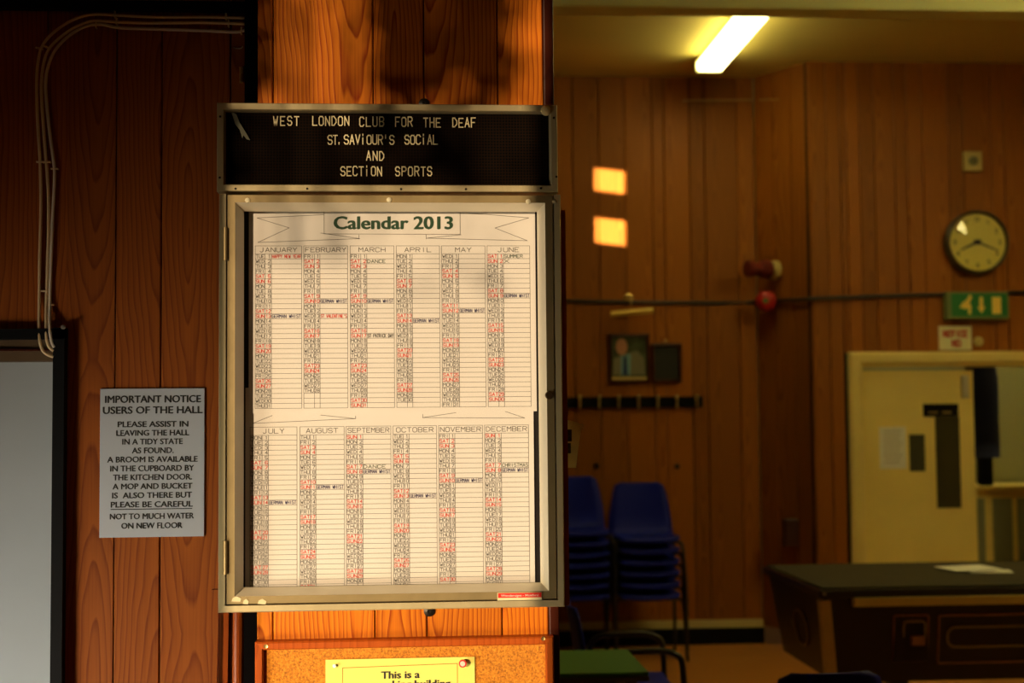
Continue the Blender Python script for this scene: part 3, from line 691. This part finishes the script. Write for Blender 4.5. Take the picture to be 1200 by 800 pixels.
# picture light
pr = thing('picture_light', 'brass picture light with a long shade above the framed portrait', 'lamp', tuple(P(738, 350, YB)))
a = P(737, 349, YB-.02)
obj('wall_bracket', join(lathe((a.x, YB-.001, a.z), (0, -1, 0), [(.035, 0), (.035, .01), (.015, .02)], 16), tube(smoothpath([(a.x, YB-.01, a.z), (a.x, YB-.1, a.z+.01), (a.x, YB-.12, a.z-.06)]), .006)), M_BRASS, pr)
b0, b1 = P(716, 368, YB-.12), P(765, 363.5, YB-.12)
obj('lamp_shade', tube([b0, b1], .021, 14), mat('brass_shade', (.75, .55, .12), .45, .3), pr, smooth=False)
# framed portrait and empty dark frame
a = rect(713.5, 391, 761.5, 449, YB-.02)
fr_ = thing('framed_portrait', 'framed colour portrait of a man in grey suit and blue tie', 'picture', ((a[0]+a[1])/2, YB-.02, a[2]))
for g in mitred(*a, [(0, YB-.001), (0, YB-.025), (.012, YB-.03), (.022, YB-.02), (.022, YB-.001)]): obj('frame_rail', g, W_DARK, fr_)
ph = obj('photograph', box(a[0]+.02, a[1]-.02, YB-.01, YB-.005, a[2]+.02, a[3]-.02), mat('photo_background', (.05, .07, .03), .4, var=.8, vscale=12), fr_)
def pshape(nm, pts_, m_, k): obj(nm, poly([(a[0]+(a[1]-a[0])*u, a[2]+(a[3]-a[2])*v_) for u, v_ in pts_], YB-.0105-k*.0006, YB-.01), m_, ph)
suit = mat('photo_grey_suit', (.20, .19, .12), .5)
pshape('suit_print', [(.1, .17), (.9, .17), (.86, .5), (.7, .66), (.52, .62), (.3, .56), (.12, .5)], suit, 1)
pshape('shirt_print', [(.3, .17), (.52, .17), (.54, .6), (.3, .55)], mat('photo_shirt', (.16, .35, .45), .5), 2)
pshape('tie_print', [(.34, .17), (.46, .17), (.44, .55), (.36, .55)], mat('photo_tie', (.01, .04, .16), .5), 3)
pshape('face_print', [(.32+.14*math.cos(t*math.pi/8), .74+.17*math.sin(t*math.pi/8)) for t in range(16)], mat('photo_skin', (.48, .22, .13), .5), 4)
pshape('mount_strip', [(.08, .07), (.92, .07), (.92, .13), (.08, .13)], mat('photo_mount', (.62, .45, .15), .5), 2)
a = rect(763.5, 402, 799, 448, YB-.02)
f2 = thing('small_picture', 'small dark framed picture with almost black contents beside the portrait', 'picture', ((a[0]+a[1])/2, YB-.02, a[2]))
for g in mitred(*a, [(0, YB-.001), (0, YB-.025), (.012, YB-.03), (.022, YB-.02), (.022, YB-.001)]): obj('frame_rail', g, W_DARK, f2)
obj('picture_panel', box(a[0]+.02, a[1]-.02, YB-.012, YB-.005, a[2]+.02, a[3]-.02), mat('near_black_print', (.006, .007, .007), .6), f2)
q = P(780, 399, YB); obj('hanging_nail', cyl((q.x, YB, q.z), (0, -1, 0), .008, .02, 8), M_BRASS, f2)
# coat rail
a = rect(600, 465, 824, 478, YB-.02)
cr = thing('coat_rail', 'black coat rail with brass hooks on the far wall below the pictures', 'coat rack', ((a[0]+a[1])/2, YB, a[2]))
obj('rail', box(a[0], a[1], YB-.022, YB, a[2], a[3], .003), M_BLACK, cr)
for px in (633, 656, 679, 702, 724.5, 747.5, 770, 792.5, 815.5):
    q = P(px, 470, YB-.022)
    obj('coat_hook', join(tube(smoothpath([(q.x, YB-.022, q.z+.015), (q.x, YB-.05, q.z+.035), (q.x, YB-.055, q.z), (q.x, YB-.03, q.z-.03), (q.x, YB-.05, q.z-.045), (q.x, YB-.06, q.z-.02)]), .0075, 8), cyl((q.x, YB-.055, q.z+.035), (0, -1, 0), .011, .012, 10)), mat('dull_brass', (.55, .42, .16), .5, .3), cr, smooth=True)
for px in (699, 793):
    q = P(px, 546, YB); obj('peg', lathe((q.x, YB, q.z), (0, -1, 0), [(.018, 0), (.02, .02), (.012, .03)], 14), M_SCREW,
        label='dark peg knob on the far panelling above the %s chair stack' % ('taller' if px < 750 else 'shorter'), cat='knob')
# fire sounder and red bell on the return wall
ya = 10.15
q = P(905, 316, ya)
sd = thing('alarm_sounder', 'dark red fire alarm sounder horn on a cream base, above the round red bell', 'alarm', tuple(q))
ax = Vector((-.9, -.3, 0))
obj('base', lathe(q+Vector((.035, .02, 0)), ax, [(.07, 0), (.07, .03), (.06, .04)], 24), M_YPLAST, sd)
obj('horn', lathe(q+ax*.03, ax, [(.07, 0), (.072, .06), (.05, .08), (.05, .13), (.058, .15), (.058, .19), (.03, .19)], 24), mat('dark_red_plastic', (.12, .008, .006), .4), sd)
q = P(898, 353, ya)
bl = thing('alarm_bell', 'round red fire bell with a green centre, on the black cable', 'alarm', tuple(q))
ax = Vector((-.35, -1, 0)).normalized()
obj('gong', lathe(q, ax, [(.075, 0), (.078, .02), (.07, .045), (.04, .06), (.02, .062)], 28), mat('bell_red', (.42, .012, .012), .35), bl, smooth=True)
obj('centre_badge', lathe(q+ax*.06, ax, [(.022, 0), (.02, .006)], 16), mat('badge_green', (.05, .16, .05), .5), bl)
# thermostat, clock, signs
a = rect(1129.5, 177.5, 1150.5, 200, YR-.03)
tb = thing('wall_sensor', 'small square cream sensor box with a grey dome, high above the clock', 'sensor', ((a[0]+a[1])/2, YR, a[2]))
obj('housing', box(a[0], a[1], YR-.04, YR, a[2], a[3], .006), M_YPLAST, tb)
obj('dome', lathe(((a[0]+a[1])/2, YR-.04, (a[2]+a[3])/2), (0, -1, 0), [(.034, 0), (.03, .015), (.015, .025)], 20), mat('dome_grey', (.2, .2, .1), .3), tb, smooth=True)
q = P(1144.5, 284, YR-.05)
ck = thing('wall_clock', 'round wall clock in a dark rim on the right-hand panelling above the exit sign', 'clock', (q.x, YR, q.z-.22))
cr_ = 38.5/169
obj('case', lathe((q.x, YR, q.z), (0, -1, 0), [(cr_*.97, 0), (cr_, .03), (cr_, .075), (cr_*.95, .085), (cr_*.90, .078), (cr_*.9, .06)], 48), mat('clock_rim', (.08, .065, .03), .35), ck)
fc = obj('dial', lathe((q.x, YR-.055, q.z), (0, -1, 0), [(cr_*.9, 0), (cr_*.9, .008)], 48), mat('clock_dial', (.80, .72, .14), .4), ck)
def hand(ang, ln, wd, nm, k):
    d = Vector((math.sin(R(ang)), math.cos(R(ang)))); n = Vector((-d.y, d.x))*wd
    c = Vector((q.x, q.z)); b_ = c-d*.03; e = c+d*ln
    obj(nm, poly([tuple(b_-n), tuple(b_+n), tuple(e+n*.5), tuple(e-n*.5)], YR-.067-k*.002, YR-.065-k*.002), M_INK, ck)
hand(112, .165, .008, 'minute_hand', 0); hand(246, .135, .011, 'hour_hand', 1)
obj('hub', cyl((q.x, YR-.065, q.z), (0, -1, 0), .02, .01, 16), M_INK, ck)
nums = []
for h in range(1, 13):
    ang = R(h*30); s = str(h); c = (q.x+.163*math.sin(ang), q.z+.163*math.cos(ang)); wdt = .017*len(s)
    nums += text_lines(s, c[0]-wdt/2, c[0]+wdt/2, c[1]-.014, .028)
obj('numerals', flat_strokes(nums, .005, YR-.0635), M_INK, fc)
obj('glass_cover', lathe((q.x, YR-.078, q.z), (0, -1, 0), [(cr_*.93, 0), (cr_*.8, .012), (cr_*.5, .022), (cr_*.2, .027), (.001, .028)], 48), glassmat('clock_glass'), ck)
a = rect(1108, 342, 1181, 374, YR-.05)
es = thing('exit_sign', 'green exit sign box with running man, arrow and door over the doorway', 'sign', ((a[0]+a[1])/2, YR, a[2]))
obj('housing', box(a[0], a[1], YR-.07, YR, a[2], a[3], .005), mat('sign_housing', (.16, .22, .07), .5), es)
gx0, gx1, gz0, gz1 = a[0]+.035, a[1]-.012, a[2]+.02, a[3]-.014
ep = obj('green_panel', box(gx0, gx1, YR-.074, YR-.07, gz0, gz1), mat('exit_green', (.008, .20, .045), .4), es)
SG = mat('sign_symbol', (.95, .70, .12), .5)
W_, H_ = gx1-gx0, gz1-gz0
def sym(nm, pts_): obj(nm, poly([(gx0+W_*u, gz0+H_*v_) for u, v_ in pts_], YR-.077, YR-.074), SG, ep)
sym('running_man', [(.14, .38), (.2, .36), (.24, .3), (.3, .36), (.29, .1), (.34, .08), (.35, .45), (.32, .6), (.37, .85), (.31, .85), (.24, .66), (.2, .62)])
sym('running_man_head', [(.33+.03*math.cos(i), .88+.07*math.sin(i)) for i in range(6)])
sym('down_arrow', [(.5, .85), (.56, .85), (.56, .42), (.6, .42), (.53, .14), (.46, .42), (.5, .42)])
sym('door_symbol', [(.72, .1), (.88, .1), (.88, .85), (.72, .85)])
a = rect(1100.5, 382, 1138.5, 410, YR-.01)
s2 = thing('red_white_sign', 'small white sign with red lettering beneath the exit sign', 'sign', ((a[0]+a[1])/2, YR, a[2]))
pw_ = obj('plate', box(a[0], a[1], YR-.012, YR, a[2], a[3], .002), mat('sign_cream', (.85, .80, .50), .5), s2)
W_, H_ = a[1]-a[0], a[3]-a[2]
m_ = mat('sign_red', (.65, .02, .015), .5)
obj('red_lettering', flat_strokes(text_lines('NOTICE', a[0]+W_*.14, a[0]+W_*.86, a[2]+H_*.56, H_*.24, .3), .012, YR-.0135), m_, pw_)
obj('red_lettering', flat_strokes(text_lines('NO', a[0]+W_*.4, a[0]+W_*.64, a[2]+H_*.15, H_*.26, .3), .012, YR-.0135), m_, pw_)
q = P(1146, 400, YR)
obj('door_bell', lathe((q.x, YR, q.z), (0, -1, 0), [(.033, 0), (.034, .015), (.02, .022), (.012, .02)], 24), M_YPLAST, label='round brass-coloured bell push beside the small red and white sign', cat='bell')
# notices on the yellow door
def note(nm, lab, r4, m_, th=.004):
    a = rect(*r4, YR+.045); t = thing(nm, lab, 'notice' if nm != 'door_plate' else 'sign', ((a[0]+a[1])/2, YR+.046, a[2]))
    return obj('sheet', box(a[0], a[1], YR+.05-th, YR+.0498, a[2], a[3]), m_, t), a
o_, a = note('paper_notice', 'white printed paper notice taped to the yellow door', (1031, 500, 1062, 549), mat('white_notice', (.80, .80, .74), .6))
lines = [[(a[0]+.03, a[3]-.03-i*.028), (a[1]-.03-(i % 3)*.01, a[3]-.03-i*.028)] for i in range(9)]
obj('print_lines', flat_strokes(lines, .006, YR+.0455), mat('grey_print', (.3, .27, .18), .6), o_)
note('dark_notice', 'narrow dark panel on the yellow door beside the paper notice', (1066, 509, 1084, 552), mat('dark_panel', (.045, .045, .015), .5))
o_, a = note('door_plate', 'black plate with faint lettering above the dark glass strip of the door', (1082, 473, 1123, 488), M_BLACK, .007)
obj('lettering', flat_strokes(text_lines('CLUB BAR', a[0]+.02, a[1]-.02, a[2]+.02, .035, .3) if False else [[(a[0]+.04, a[2]+.03), (a[0]+.1, a[2]+.03)], [(a[0]+.14, a[2]+.03), (a[0]+.2, a[2]+.03)]], .012, YR+.0425), mat('dull_gold_print', (.3, .2, .05), .5), o_)
# items in the passage
a = rect(1141, 425, 1165, 536, 10.9)
ct = thing('blue_coat', 'dark navy coat hanging in the passage beyond the yellow door', 'coat', ((a[0]+a[1])/2, 10.9, a[2]-.2))
v = []; f = []; n = 14
for k in range(9):
    t = k/8; z = a[3]+.25-t*(a[3]+.25-a[2])
    for j in range(n):
        th = 2*math.pi*j/n; rr = (.05+.06*min(1, t*3))*(1+.12*math.sin(3*th+t*3))
        v.append(((a[0]+a[1])/2-.02+rr*math.cos(th)*1.15, 10.9+rr*.7*math.sin(th), z))
for k in range(8): f += [(k*n+j, k*n+(j+1) % n, (k+1)*n+(j+1) % n, (k+1)*n+j) for j in range(n)]
obj('coat_body', (v, f+[tuple(range(n)), tuple(range(9*n-1, 8*n-1, -1))]), mat('navy_cloth', (.006, .010, .06), .9), ct, smooth=True)
obj('coat_lining', box(a[0]+.02, a[1]-.03, 10.86, 10.94, a[2]-.22, a[2]+.02, .02), M_BLACK, ct)
pg = box((a[0]+a[1])/2-.03, (a[0]+a[1])/2, 10.88, 10.93, a[3]+.22, CEIL)
obj('hanging_strap', pg, M_TUBE, ct)
a = rect(1144, 573, 1215, 760, 11.3)
lc = thing('low_cupboard', 'low yellow-framed cupboard with grey doors in the passage', 'cupboard', ((a[0]+a[1])/2, 11.3, 0))
obj('carcass', box(a[0], a[1]+.4, 11.3, 11.8, 0, a[3]), M_CREAM, lc)
obj('worktop', box(a[0]-.02, a[1]+.42, 11.27, 11.8, a[3], a[3]+.03, .004), M_CREAM, lc)
for p0, p1 in ((1147, 1155), (1165, 1187), (1194, 1225)):
    q0, q1 = P(p0, 640, 11.29).x, P(p1, 640, 11.29).x
    obj('door', box(q0, q1, 11.285, 11.3, .08, a[3]-.07), mat('grey_green_panel', (.2, .22, .15), .5), lc)

q = P(931, 624, 10.05)
obj('socket_box', box(q.x-.08, q.x+.08, 10.02, 10.09, q.z-.1, q.z+.1, .01), mat('dark_maroon_box', (.05, .008, .006), .5), label='dark maroon box low on the angled panelling beside the pool table corner', cat='box')
obj('thin_conduit', tube([P(800, 118, YB-.012), P(886, 117, YB-.012), P(912, 116.5, (YB+YR)/2-.03)], .006, 6), mat('thin_cable_tan', (.5, .3, .1), .4), label='thin tan wire running level high on the far panelling', cat='cable')
# fluorescent fittings -------------------------------------------
M_FLUO2 = emit('fluorescent_diffuser_bright', (1, .83, .31), 36)
def fitting(label, x, y0, y1, z=CEIL, wd=.21, m=None):
    t = thing('fluorescent_light', label, 'ceiling light', (x, (y0+y1)/2, z-.1), 'fluorescent fittings on the hall ceiling')
    obj('housing', box(x-wd*.36, x+wd*.36, y0, y1, z-.045, z, .005), M_BEAM, t)
    obj('diffuser', box(x-wd/2, x+wd/2, y0+.03, y1-.03, z-.12, z-.046, .02), m or M_FLUO, t)
    for yy in (y0, y1-.03): obj('end_cap', box(x-wd/2-.004, x+wd/2+.004, yy, yy+.03, z-.124, z-.03, .01), mat('end_cap_plastic', (.7, .65, .35), .5), t)
xf = P(830, 78, 9.75).x
fitting('lit fluorescent ceiling light in view beyond the painted beam', xf, 8.25, 9.75, wd=.18)
fitting('lit fluorescent ceiling light on the near side of the beam, beyond the pool table end', 4.4, 5.6, 7.3, m=M_FLUO2)
fitting('lit fluorescent ceiling light in the passage behind the yellow door', 4.9, 10.3, 11.3, m=M_FLUO2)  # added lamp, out of view, to brighten the passage

# chairs ---------------------------------------------------------
def chair():
    t = thing('stacking_chair', 'x', 'chair', (0, 0, 0))
    prof = [(-.235, .425, .19), (-.22, .442, .205), (-.12, .44, .215), (0, .432, .218), (.10, .43, .22), (.165, .45, .225), (.195, .50, .225), (.205, .57, .218), (.215, .65, .205), (.228, .73, .19), (.238, .785, .172), (.242, .803, .13)]
    v = []; f = []; n = 9
    for y, z, hw_ in prof:
        for j in range(n):
            s = j/(n-1)*2-1; dish = .022*s*s
            if z > .46: v.append((hw_*s, y-dish, z))
            else: v.append((hw_*s, y, z+dish*.6-(.01 if y < -.22 else 0)))
    f = [(k*n+j, k*n+j+1, (k+1)*n+j+1, (k+1)*n+j) for k in range(len(prof)-1) for j in range(n-1)]
    sh = obj('seat_shell', (v, f), M_CHAIR, t, smooth=True, center=False)
    m = sh.modifiers.new('thick', 'SOLIDIFY'); m.thickness = .012; m.offset = -1
    for s in (-1, 1):
        obj('leg', tube(smoothpath([(s*.15, -.10, .405), (s*.205, -.15, .41), (s*.232, -.19, .36), (s*.245, -.235, .0)], 5), .011, 8), M_TUBE, t, smooth=True)
        obj('leg', tube(smoothpath([(s*.15, .08, .405), (s*.205, .12, .41), (s*.232, .15, .36), (s*.245, .24, .0)], 5), .011, 8), M_TUBE, t, smooth=True)
        obj('seat_rail', tube([(s*.15, -.12, .405), (s*.15, .10, .405)], .009, 6), M_TUBE, t)
    return t
ch0 = chair()
used = [False]
def put_chair(x, y, z, rz, label, group=None):
    if not used[0]: t = ch0; used[0] = True
    else:
        t = ch0.copy(); C.objects.link(t)
        for c in ch0.children:
            k = c.copy(); C.objects.link(k); k.parent = t; k.matrix_parent_inverse = c.matrix_parent_inverse.copy()
    t.location = (x, y, z); t.rotation_euler = (0, 0, rz); t['label'] = label
    if group: t['group'] = group
    elif 'group' in t: del t['group']
    return t
ordn = ['lowest', 'second from the bottom', 'third from the bottom', 'fourth from the bottom', 'fifth from the bottom', 'sixth from the bottom', 'topmost']
sx = P(758, 620, 9.75).x
for k in range(6):
    put_chair(sx, 9.85, k*.077, 0, 'blue plastic chair, %s in the shorter stack nearer the pool table' % (ordn[k] if k < 5 else 'topmost'), 'shorter stack of blue chairs')
sx2 = P(677, 620, 9.75).x
for k in range(7):
    put_chair(sx2, 9.88, k*.072, 0, 'blue plastic chair, %s in the taller stack beside the pillar' % ordn[k], 'taller stack of blue chairs')
a = P(667, 712, 6.5)
c1 = put_chair(a.x+.24, 6.5, 0, R(90), 'single blue chair with black arm hoops beyond the green table')
for c in c1.children:
    pass
for s in (-1, 1):
    g = tube(smoothpath([(s*.25, .14, .42), (s*.25, .10, .60), (s*.25, -.05, .625), (s*.25, -.2, .61), (s*.25, -.235, .5), (s*.25, -.24, .02)], 5), .014, 8)
    o = obj('arm_hoop', g, M_TUBE, None, smooth=True, center=False); o.parent = c1
a = P(968, 792, 4.66)
put_chair(a.x, 4.9, 0, R(184), 'blue chair whose back just shows in front of the pool table')

# green table ------------------------------------------------------
zt = .72
xr_ = P(760, 782, 5.22).x; yn0, yn1 = 5.22, 5.74
gt = thing('green_table', 'small table with a plain green top between pillar and blue chair', 'table', (xr_-.4, 5.48, 0))
obj('table_top', box(xr_-.85, xr_, yn0, yn1, zt-.016, zt, .003), M_GBAIZE, gt)
obj('edge_band', box(xr_-.852, xr_+.002, yn0-.003, yn1+.002, zt-.034, zt-.0165, .002), mat('edge_olive', (.10, .10, .03), .5), gt)
obj('apron', box(xr_-.81, xr_-.04, yn0+.03, yn0+.05, zt-.10, zt-.035), mat('apron_brown', (.10, .06, .02), .6), gt)
for x, y in ((xr_-.10, yn0+.04), (xr_-.80, yn0+.04), (xr_-.04, yn1-.04), (xr_-.80, yn1-.04)):
    obj('leg', box(x-.018, x+.018, y-.018, y+.018, 0, zt-.035, .002), mat('leg_beech', (.28, .2, .06), .5), gt)

# pool table -------------------------------------------------------
px0, px1, py0, py1 = 1.94, 4.1, 6.75, 7.88
pt = thing('pool_table', 'coin operated pool table in black with a dark cover and pale corner posts', 'pool table', (3.0, 7.3, 0))
M_PT = mat('black_laminate', (.010, .006, .005), .35); M_PTR = mat('dark_rail', (.02, .015, .01), .3)
obj('rail_top', box(px0, px1, py0, py1, .775, .815, .012), M_PTR, pt)
obj('cover', box(px0+.02, px1-.02, py0+.03, py1-.02, .815, .825, .003), mat('dark_olive_cover', (.035, .028, .009), .8, var=.15, vscale=4), pt)
tp_ = .06
def cabinet(x0, x1, y0, y1, z0, z1, t_):
    v = [(x0+t_, y0+t_, z0), (x1-t_, y0+t_, z0), (x1-t_, y1-t_, z0), (x0+t_, y1-t_, z0), (x0, y0, z1), (x1, y0, z1), (x1, y1, z1), (x0, y1, z1)]
    return v, [(3, 2, 1, 0), (4, 5, 6, 7), (0, 1, 5, 4), (1, 2, 6, 5), (2, 3, 7, 6), (3, 0, 4, 7)]
obj('cabinet_body', cabinet(px0+.03, px1-.03, py0+.03, py1-.03, .36, .775, tp_), M_PT, pt)
def front_y(z): return py0+.03+tp_*(.775-z)/(.775-.36)
def on_front(px, py, Y=6.76):
    q = P(px, py, Y); return q.x, q.z
# corner posts
for cx_ in (px0, px1-.05):
    s = .045 if cx_ == px0 else -.045
    g = [(cx_+.005, front_y(.76)-.02, .765), (cx_+.055, front_y(.76)-.02, .765), (cx_+.055, front_y(.76)+.04, .765), (cx_+.005, front_y(.76)+.04, .765)]
    lo = [(x+s, y+tp_-.004, .36) for x, y, z in g]
    obj('corner_post', (lo+g, [(3, 2, 1, 0), (4, 5, 6, 7), (0, 1, 5, 4), (1, 2, 6, 5), (2, 3, 7, 6), (3, 0, 4, 7)]), mat('pale_corner_metal', (.62, .50, .22), .4, .2), pt)
q0 = P(1000, 693, 6.75)
obj('gold_trim', box(q0.x, px1-.1, 6.74, 6.78, .735, .776, .003), mat('gold_strip', (.72, .55, .16), .35, .4), pt)
q0 = P(988, 690, 6.74); obj('corner_bolt', cyl((P(966, 690, 6.74).x, 6.742, .80), (0, -1, 0), .008, .006, 12), M_STEEL, pt)
copper = mat('copper_frame', (.42, .20, .10), .4, .3); olive = mat('bronze_frame', (.36, .29, .13), .4, .3)
def ringframe(nm, p4, r_, m_, th, par):
    x0_, z1_ = on_front(p4[0], p4[1]); x1_, z0_ = on_front(p4[2], p4[3])
    pts_ = [(x, front_y(z)-.006, z) for x, z in rrect(x0_, x1_, z0_, z1_, r_)]
    return obj(nm, tube(pts_, th, 6, closed=True), m_, par)
x0_, z1_ = on_front(1050, 722); x1_, z0_ = on_front(1092, 776)
cm = obj('coin_mechanism', box(x0_, x1_, front_y((z0_+z1_)/2)-.012, front_y((z0_+z1_)/2)+.02, z0_, z1_, .004), M_PT, pt)
ringframe('surround', (1050, 722, 1092, 776), .01, copper, .004, pt)
ringframe('coin_slot_frame', (1062, 729, 1088, 761), .02, olive, .006, pt)
x0_, z1_ = on_front(1070, 746); x1_, z0_ = on_front(1086, 757)
obj('coin_cup', box(x0_, x1_, front_y(z1_)-.03, front_y(z1_), z0_, z1_, .004), copper, pt)
ringframe('ball_window_surround', (1103, 722, 1260, 776), .01, copper, .005, pt)
ringframe('ball_window_frame', (1114, 736, 1250, 757), .038, olive, .006, pt)
# side face pocket return
sy = 7.3
obj('side_return_frame', tube([(px0+.03+tp_*(.775-z)/(.415)-.006, y, z) for y, z in [(sy+.12*math.cos(i*math.pi/8), .56+.09*math.sin(i*math.pi/8)) for i in range(16)]], .006, 6, closed=True), olive, pt)
for x, y in ((px0+.42, py0+.16), (px1-.4, py0+.16), (px0+.42, py1-.16), (px1-.4, py1-.16)):
    obj('leg', join(box(x-.045, x+.045, y-.045, y+.045, .03, .37, .006), cyl((x, y, 0), (0, 0, 1), .03, .03, 16)), M_PT, pt)
# papers on the table
a0, a1 = P(1108, 672, 7.3), P(1186, 660, 7.7)
def flatsheet(lab, cx_, cy_, w_, d_, rz, zz):
    o = obj('paper_sheet', box(-w_/2, w_/2, -d_/2, d_/2, 0, .002), mat('white_sheet', (.85, .86, .8), .6), None, center=False, label=lab, cat='paper', group='papers on the pool table')
    o.location = (cx_, cy_, zz); o.rotation_euler = (0, R(-1), rz); return o
qx = P(1145, 667, 7.35).x
flatsheet('long white paper lying on the pool table cover, upper sheet', qx-.02, 7.42, .26, .25, R(6), .836)
flatsheet('white paper poking out to the right beneath the upper sheet', qx+.06, 7.32, .21, .14, R(-14), .8275)

# tree outside the near window: trunk, stems and leaves that dapple the sunlight
tx = -5.6
def tmap(px, py):
    q = P(px, py, YP); return Vector((tx, sunwall(tx, q.x, YP), sunz(tx, q.x, q.z)))
tr = thing('garden_tree', 'leafy tree standing outside the near window', 'tree', (tx, sunwall(tx, .15, YP), 0))
LEAF = mat('leaf_green', (.05, .12, .02), .6); BARK = mat('bark', (.12, .07, .04), .9)
v = []; f = []
def leaf(c, s):
    d1 = Vector((random.uniform(-.5, .5), random.uniform(-1, 1), random.uniform(-1, 1))).normalized(); d2 = d1.cross(Vector((1, random.uniform(-.4, .4), random.uniform(-.4, .4)))).normalized()
    k = len(v); v.extend([c-d1*s, c+d2*s*.5, c+d1*s, c-d2*s*.5]); f.append((k, k+1, k+2, k+3))
def leafarea(n, pxa, pxb, pya, pyb, s):
    for i in range(n):
        px = random.uniform(pxa, pxb); py = random.uniform(pya, pyb)
        c = tmap(px, py); c += SUN.normalized()*random.uniform(-.5, .5); leaf(c, s*random.uniform(.6, 1.3))
leafarea(420, 436, 602, -60, 112, .042)
leafarea(90, 440, 585, 118, 225, .045)
leafarea(26, 445, 600, 235, 345, .024)
leafarea(130, 250, 318, -60, 112, .04)
leafarea(25, 250, 316, 112, 225, .05)
leafarea(36, 320, 440, -40, 225, .022)
leafarea(14, 600, 670, -40, 20, .05)
leafarea(16, 600, 650, 60, 225, .03)
obj('foliage', (v, f), LEAF, tr, kind='stuff')
q = tmap(530, 330)
obj('trunk', tube(smoothpath([(tx-.35, q.y-.5, 0), (tx-.35, q.y-.5, .6), (tx-.2, q.y-.3, .9)]), .09, 12), BARK, tr)
for pxs, r_ in ((330, .008), (352, .012), (371, .007), (398, .012), (418, .008)):
    a_ = tmap(pxs, -60); b_ = tmap(pxs+random.uniform(-6, 6), 290)
    obj('stem', tube(smoothpath([a_, a_.lerp(b_, .5)+Vector((0, random.uniform(-.01, .01), 0)), b_, b_+Vector((0, .0, -.03))], 4), r_, 6), BARK, tr)
